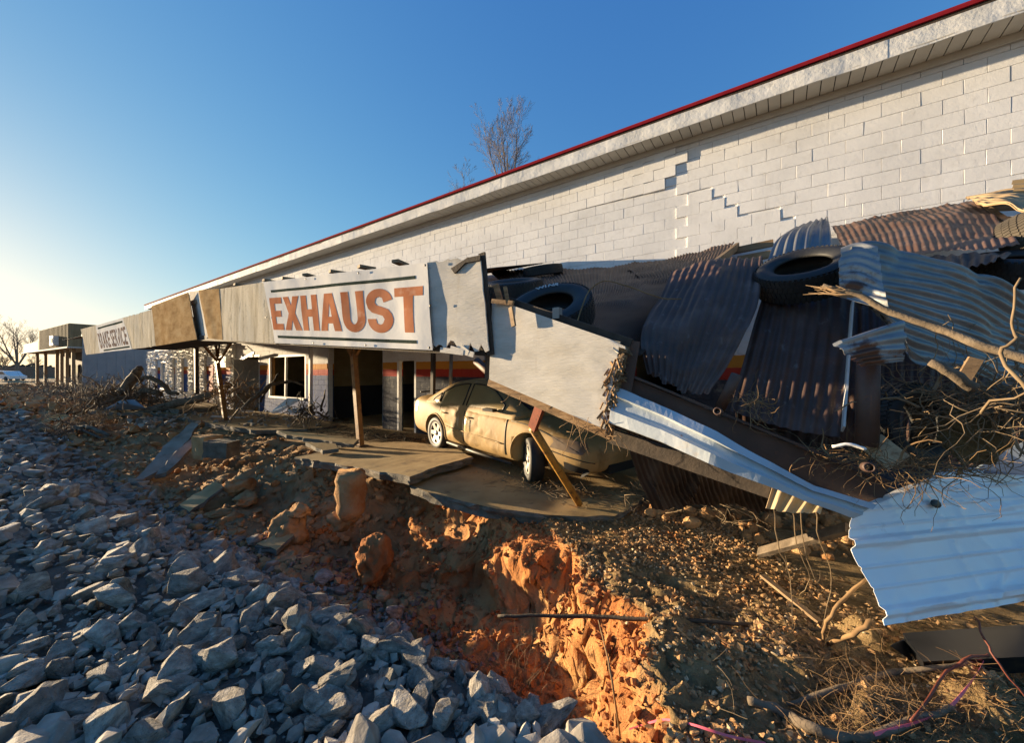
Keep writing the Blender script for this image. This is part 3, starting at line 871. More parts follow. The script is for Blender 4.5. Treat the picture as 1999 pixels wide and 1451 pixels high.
# rear and end walls, floor and rooms
m_ = MB(); m_.box((X_END + .1, D + 7.8, 2.8), (.2, 15, 6)); m_.box((X_RIGHT - .1, D + 7.8, 2.8), (.2, 15, 6)); m_.box(((X_END + X_RIGHT) / 2, D + 15.2, 2.8), (38, .2, 6)); m_.build('rear_wall', M['wall'], shop)
m_ = MB(); m_.box(((X_END + X_RIGHT) / 2, D + 7.6, -.1), (38, 14.6, .1)); m_.build('shop_floor', M['concrete'], shop)
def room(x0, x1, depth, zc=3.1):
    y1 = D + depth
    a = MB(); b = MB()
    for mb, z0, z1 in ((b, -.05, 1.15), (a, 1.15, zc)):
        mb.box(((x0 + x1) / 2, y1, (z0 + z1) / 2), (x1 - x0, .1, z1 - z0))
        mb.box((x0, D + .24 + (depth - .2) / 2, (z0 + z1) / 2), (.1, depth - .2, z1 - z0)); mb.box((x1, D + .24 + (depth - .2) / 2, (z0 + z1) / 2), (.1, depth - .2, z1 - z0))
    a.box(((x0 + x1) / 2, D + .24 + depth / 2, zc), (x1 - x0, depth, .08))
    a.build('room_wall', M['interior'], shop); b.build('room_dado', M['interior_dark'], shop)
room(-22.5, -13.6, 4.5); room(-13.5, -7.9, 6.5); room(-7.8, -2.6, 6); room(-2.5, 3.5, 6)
m_ = MB(); m_.box((-11.9, D + 6.38, 1.1), (.9, .06, 2.1)); m_.build('inner_door', M['interior_dark'], shop)
m_ = MB(); m_.box((-16.2, D + 4.38, 1.05), (.95, .06, 2.1)); m_.build('inner_door', M['white_paint'], shop)
# doorway and window frames
def frame(name, key, mat, t=.06, dep=.1, sill=True, yo=.06):
    x0, x1, z0, z1 = OPEN[key]
    mb = MB()
    for xx in (x0 + t / 2 + .002, x1 - t / 2 - .002): mb.box((xx, D + yo, (max(z0, -.05) + z1) / 2), (t, dep, z1 - max(z0, -.05)))
    mb.box(((x0 + x1) / 2, D + yo, z1 - t / 2 - .002), (x1 - x0 - 2 * t - .004, dep, t))
    if sill: mb.box(((x0 + x1) / 2, D + yo - .02, z0 + t / 2 + .002), (x1 - x0 - 2 * t - .004, dep + .06, t))
    return mb.build(name, M[mat], shop)
frame('door_frame', 'door', 'white_paint', .07, .12, False)
w_ = frame('window_frame', 'shop_window', 'white_paint', .08, .12)
x0, x1, z0, z1 = OPEN['shop_window']
m_ = MB(); m_.box(((x0 + x1) / 2 - .15, D + .06, (z0 + z1) / 2), (.07, .08, z1 - z0 - .17), Matrix.Rotation(.03, 3, 'Y')); m_.build('mullion', M['white_paint'], w_)
m_ = MB(); m_.box((x0 + .17, D + .1, (z0 + z1) / 2 - .2), (.16, .06, z1 - z0 + .3)); m_.build('door_jamb', M['door_wood'], shop)
m_ = MB(); m_.box((x0 + .5, D + .4, .3), (2.2, .5, .08)); m_.build('window_shelf', M['white_paint'], shop)
frame('door_frame', 'office_door', 'white_paint', .08, .14, False)
x0, x1, z0, z1 = OPEN['office_door']
m_ = MB(); m_.box((x0 + .45, D + .05, 1.15), (.06, .9, 2.2), Matrix.Rotation(-.35, 3, 'Z') @ Matrix.Rotation(.06, 3, 'Y')); m_.build('leaning_door', M['ac_grey'], shop)
m_ = MB(); m_.bar((x0 + .2, D - .1, 2.2), (x1 + .1, D - .25, 2.5), .05, .1); m_.build('hanging_trim', M['white_paint'], shop)
for key in ('side_window', 'narrow_window'):
    x0, x1, z0, z1 = OPEN[key]
    f_ = frame('window_frame', key, 'white_paint', .08, .12)
    m_ = MB(); m_.box(((x0 + x1) / 2, D + .1, (z0 + z1) / 2), (x1 - x0 - .2, .015, z1 - z0 - .2)); m_.build('pane', M['ac_grey'], f_)
frame('bay_frame', 'bay', 'white_paint', .03, .14, False, .09)
# air conditioner in the wall by the office door
ax = WX(446)
m_ = MB(); m_.box((ax, D - .12, 2.15), (.9, .3, .5)); a_ = m_.build('air_conditioner', M['white_paint'], shop)
m_ = MB()
for k in range(5): m_.box((ax + .12, D - .275, 1.98 + k * .085), (.5, .012, .05))
m_.build('grille', M['dark_post'], a_)
m_ = MB(); m_.tube([(ax + .3, D - .25, 2.1), (ax + .55, D - .4, 2.35), (ax + .75, D - .35, 2.75), (ax + .4, D - .3, 3.0)], .015, 5); m_.build('cable', M['white_paint'], a_)
# small dark sign inside the shop window
def text_mb(body, size, bold=0.0, depth=.004):
    c = bpy.data.curves.new('t', 'FONT'); c.body = body; c.size = size; c.offset = bold; c.extrude = depth / 2; c.align_x = 'CENTER'; c.align_y = 'CENTER'; c.resolution_u = 3
    o = bpy.data.objects.new('t', c); COL.objects.link(o)
    dg = bpy.context.evaluated_depsgraph_get()
    me = bpy.data.meshes.new_from_object(o.evaluated_get(dg))
    bpy.data.objects.remove(o)
    v = [q.co.copy() for q in me.vertices]; f = [tuple(p.vertices) for p in me.polygons]
    bpy.data.meshes.remove(me)
    return v, f
FRONT = Matrix(((1, 0, 0), (0, 0, -1), (0, 1, 0)))       # text facing the street
sg = tag(MB().box((WX(553) - .7, D + 1.6, 2.28), (1.5, .03, .36)).build('window_sign', M['black'], None), 'small black battery sign hanging inside the dark shop window', 'sign')
v, f = text_mb('DieHard', .36, .004)
MB().add([FRONT @ q + Vector((WX(553) - .7, D + 1.58, 2.28)) for q in v], f).build('lettering', M['ac_grey'], sg)
# stone clad piers at the far end of the front
pier_px = [(293, 308), (328, 341), (351, 359), (373, 381), (395, 404), (423, 431), (457, 461)]
stones = []
def clad(x0, x1, z0, z1):
    nx = max(2, int((x1 - x0) / .15)); nz = max(2, int((z1 - z0) / .11))
    for i in range(nx):
        for j in range(nz):
            stones.append((random.randrange(12), rand_rot(1)[0], random.uniform(.12, .22), (x0 + (i + .5 + jit(.4)) * (x1 - x0) / nx, D - .12 + jit(.05), z0 + (j + .5 + jit(.4)) * (z1 - z0) / nz)))
pm = MB()
for a, b in pier_px:
    x0, x1 = WX(a), WX(b)
    clad(x0, x1, -.05, 2.5); pm.box(((x0 + x1) / 2, D - .06, 1.25), (x1 - x0 - .05, .11, 2.6))
clad(WX(293), WX(461), 2.45, 3.0); pm.box(((WX(293) + WX(461)) / 2, D - .06, 2.75), (WX(461) - WX(293), .1, .55))
clad(WX(293), WX(425), -.1, .55)
pm.build('pier_core', M['mortar'], shop)
V, Fa = merge(ST_LOW, stones)
o = np_obj('stone_cladding', V, Fa, M['white_rock'], shop); o['kind'] = 'stuff'
m_ = MB(); m_.box((WX(414), D - .02, 1.0), (.55, .06, 2.1)); m_.build('red_door', M['red_paint'], shop)
# ------------------------------------------------------------------ canopy front of plywood panels, banners
YV = 2.75
def bil(c, u, v):
    return (c[0] * (1 - u) + c[1] * u) * (1 - v) + (c[3] * (1 - u) + c[2] * u) * v
def panel(name, px, mat, parent, t=.014, warp=.012, nu=14, nv=9, rag=(0, 0, 0, 0), seed=0, label=None):
    """sheet from four corners TL, TR, BR, BL (x, y, Y); rag = ragged depth of top, right, bottom, left edge in metres"""
    c = [PY(*q) for q in px]
    nrm = (c[1] - c[0]).cross(c[3] - c[0]).normalized()
    lu, lv = (c[1] - c[0]).length, (c[3] - c[0]).length
    pts = []
    rr = random.Random(seed)
    rt = [rr.random() ** 2 for _ in range(nu)]; rb = [rr.random() ** 2 for _ in range(nu)]; rl = [rr.random() ** 2 for _ in range(nv)]; rr_ = [rr.random() ** 1.5 for _ in range(nv)]
    for j in range(nv):
        for i in range(nu):
            u, v = i / (nu - 1), j / (nv - 1)
            if i == 0: u += rl[j] * rag[3] / lu
            if i == nu - 1: u -= rr_[j] * rag[1] / lu
            if j == 0: v += rt[i] * rag[0] / lv
            if j == nv - 1: v -= rb[i] * rag[2] / lv
            p = bil(c, u, v)
            w = fbm(np.array([[u * lu * 1.1 + seed, v * lv * 1.1, seed * 3.3]]), 3, 2)[0]
            pts.append(p + nrm * warp * w)
    mb = MB(); mb.grid(pts, nu, nv)
    o = solid(mb.build(name, M[mat], parent), t, 0)
    if label: o['label'] = label
    return o
def surf(px, warp, seed, front=.009):
    """the same sheet as panel(), as a function of (u, v); used to lay print onto it"""
    c = [PY(*q) for q in px]
    nrm = (c[1] - c[0]).cross(c[3] - c[0]).normalized()
    if nrm.y > 0: s_ = -1
    else: s_ = 1
    lu, lv = (c[1] - c[0]).length, (c[3] - c[0]).length
    def S(u, v):
        w = fbm(np.array([[u * lu * 1.1 + seed, v * lv * 1.1, seed * 3.3]]), 3, 2)[0]
        return bil(c, u, v) + nrm * (warp * w + s_ * front)
    return c, S
def inv_bil(c, p, it=12):
    u = v = .5
    for _ in range(it):
        e = p - bil(c, u, v)
        du = (c[1] - c[0]) * (1 - v) + (c[2] - c[3]) * v
        dv = (c[3] - c[0]) * (1 - u) + (c[2] - c[1]) * u
        a, b, d = du.dot(du), du.dot(dv), dv.dot(dv)
        r1, r2 = e.dot(du), e.dot(dv)
        det = a * d - b * b
        u += (r1 * d - r2 * b) / det; v += (r2 * a - r1 * b) / det
    return u, v
def print_on(polys_uv, S, mat, parent, name, maxlen=.02):
    """flat print: outlines with holes in (u, v) of the sheet, cut fine enough to follow its waves"""
    bm = bmesh.new()
    for polys in polys_uv:
        P3 = [[Vector((a, b, 0)) for a, b in pl] for pl in polys]
        flat = [bm.verts.new(q) for pl in P3 for q in pl]
        for t in tessellate_polygon(P3):
            try: bm.faces.new([flat[i] for i in t])
            except ValueError: pass
    for _ in range(5):
        es = [e for e in bm.edges if e.calc_length() > maxlen]
        if not es: break
        bmesh.ops.subdivide_edges(bm, edges=es, cuts=1)
        bmesh.ops.triangulate(bm, faces=bm.faces)
    for v in bm.verts: v.co = S(v.co.x, v.co.y)
    me = bpy.data.meshes.new(name); bm.to_mesh(me); bm.free()
    return obj(name, me, M[mat], parent)
canopy = thing('canopy', PY(500, 900, 2.9), 'sagging plywood fronted canopy along the shop on yellow posts', 'canopy')
panel('plywood_panel', [(158, 643, YV), (189, 635, YV), (202, 689, YV), (168, 693, YV)], 'plywood_stain', canopy, seed=1, rag=(0, 0, 0, .12))
panel('plywood_panel', [(187, 637, YV + .03), (241, 621, YV + .03), (257, 681, YV + .03), (195, 688, YV + .03)], 'plywood', canopy, seed=2, warp=.006)
panel('plywood_panel', [(241, 620, YV), (273, 611, YV), (284, 679, YV), (257, 682, YV)], 'plywood_stain', canopy, seed=3, rag=(.05, 0, 0, 0))
panel('plywood_panel', [(273, 611, YV - .02), (297, 604, YV - .02), (306, 675, YV - .02), (284, 679, YV - .02)], 'plywood_stain', canopy, seed=4)
panel('plywood_panel', [(296, 598, YV - .05), (367, 571, YV - .03), (384, 663, YV), (305, 676, YV - .02)], 'plywood_brown', canopy, seed=5, label='bare brown plywood panel of the canopy front')
panel('plywood_panel', [(370, 570, YV + .18), (391, 567, YV + .01), (410, 661, YV + .01), (385, 662, YV + .2)], 'plywood', canopy, seed=6, warp=.004, rag=(0, 0, .05, 0))
panel('plywood_panel', [(389, 567, YV), (428, 564, YV), (436, 664, YV), (408, 661, YV)], 'plywood_brown', canopy, seed=7)
panel('plywood_panel', [(428, 564, YV), (519, 551, YV), (539, 671, YV), (436, 664, YV)], 'plywood_stain', canopy, seed=8, label='streaked plywood panel left of the large banner')
panel('plywood_panel', [(518, 553, YV + .03), (836, 516, YV + .03), (846, 681, YV + .03), (538, 668, YV + .03)], 'plywood', canopy, seed=9)
panel('plywood_panel', [(834, 511, YV), (938, 497, YV), (957, 691, YV), (845, 681, YV)], 'plywood', canopy, seed=10, rag=(.03, .015, .1, 0), nu=18, label='peeling white plywood end panel right of the large banner')
# torn layer at the bottom of the end panel and dark battens
m_ = MB(); m_.bar(PY(941, 494, YV + .03), PY(958, 693, YV + .03), .02, .07); m_.build('batten', M['dark_wood'], canopy)
m_ = MB()
for a, b in (((860, 683), (905, 689)), ((880, 680), (925, 693)), ((900, 678), (915, 690))):
    m_.bar(PY(*a, YV - .02), PY(*b, YV - .03), .012, .05)
m_.build('peeled_ply', M['plywood'], canopy)['kind'] = 'stuff'
m_ = MB(); m_.prism([PY(x, y, YV - .02) for x, y in ((937, 498), (912, 503), (880, 524), (887, 534), (908, 513), (937, 508))], (0, .02, 0)); m_.build('bent_bracket', M['dark_wood'], canopy)
for x, y in ((527, 549), (565, 545), (606, 539), (659, 532), (716, 523), (782, 514), (470, 557)):
    m_ = MB(); p = PY(x, y, YV + .12); m_.box(p, (.09, .2, .035), Matrix.Rotation(jit(.3), 3, 'Z')); m_.build('rafter_end', M['lumber'], canopy)
# front rails behind the panels, soffit and roof of the part that still stands
m_ = MB(); m_.bar(PY(160, 655, YV + .09), PY(380, 590, YV + .09), .04, .09); m_.bar(PY(380, 590, YV + .09), PY(940, 515, YV + .09), .04, .09); m_.build('top_rail', M['lumber'], canopy)
m_ = MB(); m_.bar(PY(172, 689, YV + .07), PY(384, 659, YV + .07), .04, .09); m_.bar(PY(384, 659, YV + .07), PY(540, 667, YV + .07), .04, .09); m_.bar(PY(540, 667, YV + .07), PY(950, 686, YV + .07), .04, .09); m_.build('bottom_rail', M['dark_wood'], canopy)
pts = []
for (px, py) in ((262, 682), (384, 664), (480, 667), (540, 671)):
    p = PY(px, py, YV + .04); q = Vector((p.x - .1, YV + .95, p.z + .03)); pts += [p, q]
m_ = MB(); m_.add(pts, [(0, 1, 3, 2), (2, 3, 5, 4), (4, 5, 7, 6)]); solid(m_.build('soffit_board', M['dark_wood'], canopy), .02)
def corr(name, rows, mat, parent=None, period=.0677, amp=.009, nv=26, along='v', thick=.0015, rag0=0, rag1=0, seed=0, dent=.0, nper=8):
    """corrugated sheet through a net of points; ribs run down the columns ('v') or along the rows ('u')"""
    P = np.array([[list(p) for p in r] for r in rows])
    if along == 'u': P = P.transpose(1, 0, 2)
    def cr(P, t, axis):
        P = np.moveaxis(P, axis, 0); n = len(P)
        if n == 2:
            r = P[0][None] * (1 - t).reshape((-1,) + (1,) * (P.ndim - 1)) + P[1][None] * t.reshape((-1,) + (1,) * (P.ndim - 1))
            return np.moveaxis(r, 0, axis)
        x = t * (n - 1); i = np.clip(np.floor(x).astype(int), 0, n - 2); f = (x - i).reshape((-1,) + (1,) * (P.ndim - 1))
        Pp = np.concatenate([[2 * P[0] - P[1]], P, [2 * P[-1] - P[-2]]])
        p0, p1, p2, p3 = Pp[i], Pp[i + 1], Pp[i + 2], Pp[i + 3]
        r = .5 * (2 * p1 + (p2 - p0) * f + (2 * p0 - 5 * p1 + 4 * p2 - p3) * f * f + (3 * p1 - p0 - 3 * p2 + p3) * f ** 3)
        return np.moveaxis(r, 0, axis)
    wid = max(np.linalg.norm(np.diff(P[k], axis=0), axis=1).sum() for k in range(len(P)))
    ribs = max(3, round(wid / period)); nu = ribs * nper + 1
    u = np.linspace(0, 1, nu); v = np.linspace(0, 1, nv)
    G = cr(cr(P, v, 0), u, 1)
    if rag0 or rag1:
        rr = np.random.default_rng(seed)
        k = np.repeat(rr.random(ribs + 1) ** 1.5, nper)[:nu]
        d = G[1] - G[0]; d /= np.linalg.norm(d, axis=1)[:, None]
        G[0] += d * (k * rag0)[:, None]
        k = np.repeat(rr.random(ribs + 1) ** 1.5, nper)[:nu]
        d = G[-2] - G[-1]; d /= np.linalg.norm(d, axis=1)[:, None]
        G[-1] += d * (k * rag1)[:, None]
    du = np.gradient(G, axis=1); dv = np.gradient(G, axis=0)
    N = np.cross(du, dv); N /= np.linalg.norm(N, axis=2)[:, :, None] + 1e-9
    wv = np.sin(u * ribs * 2 * np.pi) * amp
    Q = G.reshape(-1, 3)
    cr_ = (1 - np.abs(fbm(Q * 1.7 + seed * 3.1, 2, seed + 60))) ** 7 * dent * .9
    G = G + N * (wv[None, :, None] * (1 - .5 * np.clip(cr_ / max(dent, 1e-6), 0, 1)).reshape(nv, nu)[:, :, None] - cr_.reshape(nv, nu)[:, :, None])
    if dent:
        Q = G.reshape(-1, 3)
        G = G + N * (fbm(Q * 2.2 + seed, 3, seed) * dent).reshape(nv, nu)[:, :, None]
    mb = MB(); mb.grid([tuple(q) for q in G.reshape(-1, 3)], nu, nv)
    return solid(mb.build(name, M[mat] if isinstance(mat, str) else mat, parent), thick)
rows = []
for Y, Zl, Zr in ((7.22, 4.15, 4.05), (5.0, 3.75, 3.45), (2.9, 3.3, 2.72)):
    rows.append([Vector((-30, Y, Zl)), Vector((-17, Y, Zl * .6 + Zr * .4)), Vector((-4.2 - (7.2 - Y) * .25, Y, Zr))])
corr('roof_sheet', rows, 'rust_brown', canopy, period=.1, amp=.01, nv=8, nper=4)
# banners
BPX = [(516, 551, YV - .022), (834, 512, YV - .022), (846, 684, YV - .022), (537, 670, YV - .022)]
banner = tag(panel('banner', BPX, 'banner', None, .002, .014, 80, 26, seed=12), 'large white vinyl banner lettered EXHAUST in faded red', 'banner')
BC_, BS_ = surf(BPX, .014, 12, .004)
def poly_letter(ch):
    def arc(cx, cy, rx, ry, a0, a1, n=12):
        return [(cx + rx * math.cos(R(a0 + (a1 - a0) * k / n)), cy + ry * math.sin(R(a0 + (a1 - a0) * k / n))) for k in range(n + 1)]
    if ch == 'E': return [[(0, 0), (1, 0), (1, .19), (.4, .19), (.4, .4), (.9, .4), (.9, .59), (.4, .59), (.4, .81), (1, .81), (1, 1), (0, 1)]]
    if ch == 'X': return [[(0, 0), (.36, 0), (.5, .3), (.64, 0), (1, 0), (.7, .5), (.98, 1), (.63, 1), (.5, .72), (.37, 1), (.02, 1), (.3, .5)]]
    if ch == 'H': return [[(0, 0), (.35, 0), (.35, .39), (.65, .39), (.65, 0), (1, 0), (1, 1), (.65, 1), (.65, .6), (.35, .6), (.35, 1), (0, 1)]]
    if ch == 'A': return [[(0, 0), (.32, 0), (.37, .2), (.63, .2), (.68, 0), (1, 0), (.7, 1), (.3, 1)], [(.42, .38), (.58, .38), (.5, .76)]]
    if ch == 'U': return [[(0, 1)] + arc(.5, .33, .5, .35, 180, 360) + [(1, 1), (.66, 1)] + arc(.5, .34, .16, .16, 360, 180) + [(.34, 1)]]
    if ch == 'T': return [[(.33, 0), (.67, 0), (.67, .8), (1, .8), (1, 1), (0, 1), (0, .8), (.33, .8)]]
    if ch == 'S':
        outer_t = arc(.5, .71, .5, .31, 8, 180, 14)            # right terminal over the top to the left
        inner_b = arc(.5, .30, .17, .13, 90, -172, 16)
        spine = [(.06, .56), (.2, .46), (.45, .41)]
        low = arc(.5, .30, .5, .32, -180, 0, 14)
        back = [(.95, .42), (.82, .53), (.55, .60)]
        inner_t = arc(.5, .71, .17, .12, 250, 8, 12)
        return [outer_t + spine[0:] + [(.6, .38), (.67, .3), (.6, .2), (.5, .17), (.38, .2), (.33, .31)] + [(0, .31)] + low[1:] + back + [(.4, .63), (.33, .7), (.38, .8), (.5, .83), (.62, .8), (.66, .69)]]
def letters(word, widths, gap, corners, Y, mat, parent, C, S):
    q4 = [inv_bil(C, PY(x, y, Y)) for x, y in corners]
    def uv(a, b): return tuple((q4[0][k] * (1 - a) + q4[1][k] * a) * (1 - b) + (q4[3][k] * (1 - a) + q4[2][k] * a) * b for k in (0, 1))
    tot = sum(widths) + gap * (len(word) - 1)
    x = 0
    for ch, w in zip(word, widths):
        print_on([[[uv((x + q[0] * w) / tot, 1 - q[1]) for q in pl] for pl in poly_letter(ch)]], S, mat, parent, 'letter')
        x += w + gap
letters('EXHAUST', [.78, 1.04, .94, 1.1, 1, 1.04, 1.02], .09, [(526, 582), (825, 558), (829, 650), (533, 644)], YV - .03, 'letter', banner, BC_, BS_)
def line_on(a, b, h, Y, C, S, mat, parent):
    p, q = inv_bil(C, PY(*a, Y)), inv_bil(C, PY(*b, Y))
    n = 24
    top = [(p[0] + (q[0] - p[0]) * k / n, p[1] + (q[1] - p[1]) * k / n - h / 2) for k in range(n + 1)]
    bot = [(u, v + h) for u, v in reversed(top)]
    print_on([[top + bot]], S, mat, parent, 'printed_line', .05)
line_on((529, 569), (810, 541), .04, YV - .03, BC_, BS_, 'banner_line', banner)
line_on((542, 657.5), (815, 668), .04, YV - .03, BC_, BS_, 'banner_line', banner)
m_ = MB()
for x, y in ((597, 545), (700, 533), (830, 518), (612, 670), (714, 674), (838, 679), (519, 620), (840, 597)):
    m_.lathe([(0, .006), (.012, .006), (.014, 0)], 8, Matrix.Translation(PY(x, y, YV - .05)) @ Matrix.Rotation(R(90), 4, 'X'))
m_.build('grommet', M['dark_post'], banner)['kind'] = 'stuff'
B2 = [(187, 636, YV - .012), (241, 620, YV - .012), (257, 682, YV - .012), (195, 689, YV - .012)]
banner2 = tag(panel('banner', B2, 'banner', None, .002, .008, 30, 14, seed=14), 'small far banner lettered BRAKE SERVICE on the canopy front', 'banner')
B2C, B2S = surf(B2, .008, 14, .004)
v, f = text_mb('BRAKE SERVICE', 1.0, .02, 0)
xs_, ys_ = [q.x for q in v], [q.y for q in v]
q4 = [inv_bil(B2C, PY(x, y, YV - .02)) for x, y in ((189.5, 651), (243, 637), (250, 673), (197, 681))]
def _uv(a, b): return tuple((q4[0][k] * (1 - a) + q4[1][k] * a) * (1 - b) + (q4[3][k] * (1 - a) + q4[2][k] * a) * b for k in (0, 1))
MB().add([B2S(*_uv((q.x - min(xs_)) / (max(xs_) - min(xs_)), 1 - (q.y - min(ys_)) / (max(ys_) - min(ys_)))) for q in v], f).build('lettering', M['letter_grey'], banner2)
line_on((190, 641.5), (238.5, 628), .06, YV - .02, B2C, B2S, 'banner_line', banner2)
line_on((202, 684.5), (252, 677), .05, YV - .02, B2C, B2S, 'banner_line', banner2)
# fallen section of the canopy front
fallen = thing('fallen_canopy_panel', PY(1090, 940, 2.8), 'white plywood canopy section fallen onto the tan car', 'plywood panel')
panel('face_sheet', [(961, 583, YV + .07), (1224, 674, YV - .02), (1192, 843, YV - .04), (956, 741, YV + .05)], 'plywood', fallen, .014, .006, 26, 44, rag=(0, .14, 0, 0), seed=21)
panel('torn_layer', [(1150, 650, YV + .02), (1229, 679, YV - .002), (1198, 846, YV - .02), (1120, 812, YV)], 'torn_wood', fallen, .012, .006, 8, 48, rag=(0, .05, .02, 0), seed=22)
panel('torn_layer', [(1190, 662, YV + .04), (1238, 683, YV + .02), (1206, 836, YV + .0), (1150, 818, YV + .02)], 'torn_wood', fallen, .012, .01, 6, 40, rag=(0, .09, .02, 0), seed=23)
m_ = MB(); m_.bar(PY(962, 580, YV + .12), PY(1232, 674, YV + .06), .045, .09); m_.build('top_rail', M['dark_wood'], fallen)
m_ = MB(); m_.bar(PY(956, 744, YV + .1), PY(1195, 848, YV + .04), .045, .09); m_.build('bottom_rail', M['torn_wood'], fallen)
m_ = MB(); m_.bar(PY(961, 583, YV + .11), PY(956, 741, YV + .1), .04, .09); m_.build('end_stud', M['dark_wood'], fallen)
m_ = MB(); m_.bar(PY(1236, 666, YV + .08), PY(1207, 838, YV + .06), .04, .1); m_.build('end_stud', M['steel_brown'], fallen)
for a, b, w in (((968, 556), (978, 592), .05), ((986, 560), (992, 594), .03), ((961, 588), (1002, 592), .04)):
    m_ = MB(); m_.bar(PY(*a, YV + .02), PY(*b, YV + .03), .03, w); m_.build('broken_block', M['torn_wood'], fallen)
m_ = MB(); m_.bar(PY(997, 600, YV - .02), PY(1003, 637, YV - .03), .02, .045); m_.build('broken_block', M['lumber'], fallen)
m_ = MB(); m_.box(PY(1088, 612, YV + .08), (.06, .06, .09)); m_.build('bracket', M['grey_pipe'], fallen)
m_ = MB()
for _ in range(70):                       # splinters along the torn end
    t = random.random(); p = PY(1205 - 22 * t + jit(14), 690 + 145 * t, YV - .03 + jit(.02))
    m_.bar(p, p + Vector((jit(.05), -random.uniform(0, .05), -random.uniform(.03, .1))), .006, random.uniform(.006, .02))
m_.build('splinters', M['torn_wood'], fallen)['kind'] = 'stuff'
def wisp(p, n=7, l=.25, r=.003, drop=.6):
    pts = [p]; d = Vector((jit(1), -.3 + jit(.5), jit(.5) - drop)).normalized()
    for k in range(n):
        d = (d + Vector((jit(.5), jit(.4), jit(.4)))).normalized(); pts.append(pts[-1] + d * l / n)
    return pts
m_ = MB()
for _ in range(22):
    t = random.random() ** .6; p = PY(1100 + 100 * t + jit(12), 805 + 42 * t, YV - .02)
    m_.tube(wisp(p, 7, random.uniform(.1, .34)), [.0022] * 8, 3)
for a in ((996, 770), (1015, 775)): m_.tube(wisp(PY(*a, YV), 5, .12, drop=1), [.003] * 6, 4)
m_.build('hanging_roots', M['straw'], fallen)['kind'] = 'stuff'

# ------------------------------------------------------------------ posts
def post(name, pts, w, mat, label, cat='post', square=True, group=None, extra=None):
    root = thing(name, pts[0], label, cat, group)
    mb = MB()
    if square:
        for a, b in zip(pts[:-1], pts[1:]): mb.bar(a, b, w, w, Vector((0, 1, 0)))
    else: mb.tube(pts, w / 2, 14)
    mb.build('shaft', M[mat], root)
    m2 = MB(); m2.box(pts[0] + Vector((0, 0, .008)), (w * 2.2, w * 2.2, .016)); m2.build('base_plate', M['steel_brown'], root)
    for a, b in (extra or []):
        e = MB(); e.bar(a, b, w * .55, w * .55, Vector((0, 1, 0))); e.build('brace', M[mat], root)
    return root
b1 = PG(440, 821, .05); y1 = b1.y
t1 = PY(424, 705, y1)
post('canopy_post', [b1, t1], .12, 'orange_post', 'leaning rusty orange canopy post with Y braces on the far slab', 'post', group='canopy posts',
     extra=[(t1, PY(421, 665, y1 + .3)), (t1, PY(392, 668, y1 - .9)), (t1 + Vector((0, 0, -.1)), PY(452, 667, y1 - .2)), (t1, PY(430, 662, y1 + .9))])
b2 = PG(704, 871, .1); y2 = b2.y
t2 = PY(690, 690, y2)
post('canopy_post', [b2, t2], .11, 'orange_post', 'orange canopy post with short braces standing below the large banner', 'post', group='canopy posts',
     extra=[(t2 + Vector((0, 0, -.12)), PY(675, 672, y2 - .15)), (t2 + Vector((0, 0, -.12)), PY(704, 676, y2 + .1)), (t2, PY(690, 660, y2))])
m_ = MB()
post('canopy_post', [PY(384, 770, 5.6), PY(383, 655, 5.6)], .13, 'dark_post', 'dark brown post in front of the stone clad piers', 'post', group='canopy posts')
pw = PY(606, 806, 7.0)
tp = post('thin_post', [pw, PY(607, 668, 7.0)], .1, 'white_paint', 'thin post painted white above and navy below beside the garage bay', 'post')
m_ = MB(); m_.bar(pw + Vector((0, 0, .02)), PY(606.3, 731, 7.0), .104, .104, Vector((0, 1, 0))); m_.build('navy_paint', M['car_black'], tp)
post('thin_post', [PY(845, 770, 5.9), PY(846, 682, 5.9)], .08, 'dark_post', 'dark thin post rising from the rear of the tan car', 'post')
post('drain_pipe', [PY(879, 770, 7.1), PY(881, 690, 7.1)], .09, 'grey_pipe', 'grey pipe on the striped wall behind the tan car', 'pipe', False)
# bent post in front of the car
bp = thing('bent_post', PG(1130, 983, .04), 'bent yellow and rust red post leaning in front of the car', 'post')
k0, k1, k2 = PG(1131, 984, .05), PY(1040, 836, 3.35), PY(1058, 786, 3.0)
m_ = MB(); m_.tube([k0, k0.lerp(k1, .5), k1], .045, 14); m_.build('yellow_shaft', M['yellow_post'], bp)
m_ = MB(); m_.bar(k1, k2, .095, .05, Vector((0, -1, 0))); m_.build('bent_end', M['red_post'], bp)

# ------------------------------------------------------------------ collapsed canopy roof
def beam(name, a, b, h, w, mat, label):
    o = thing(name, a, label, 'beam')
    d = (b - a).normalized(); up = Vector((0, 0, 1)); up = (up - d * up.dot(d)).normalized()
    for nm, off, hh, ww in (('top_flange', h / 2, .014, w), ('web', 0, h - .03, .012), ('bottom_flange', -h / 2, .014, w)):
        m_ = MB(); m_.bar(a + up * off, b + up * off, ww, hh, up); m_.build(nm, M[mat], o)
    return o
beam('steel_beam', PY(1205, 752, 2.86), PY(1722, 972, 3.2), .21, .11, 'steel_brown', 'long rusty brown steel beam slanting down to the right')
m_ = MB(); m_.bar(PY(1195, 852, 2.94), PY(1505, 955, 2.8), .05, .11); tag(m_.build('broken_plank', M['dark_wood'], None), 'dark splintered plank slanting below the white flashing', 'plank')
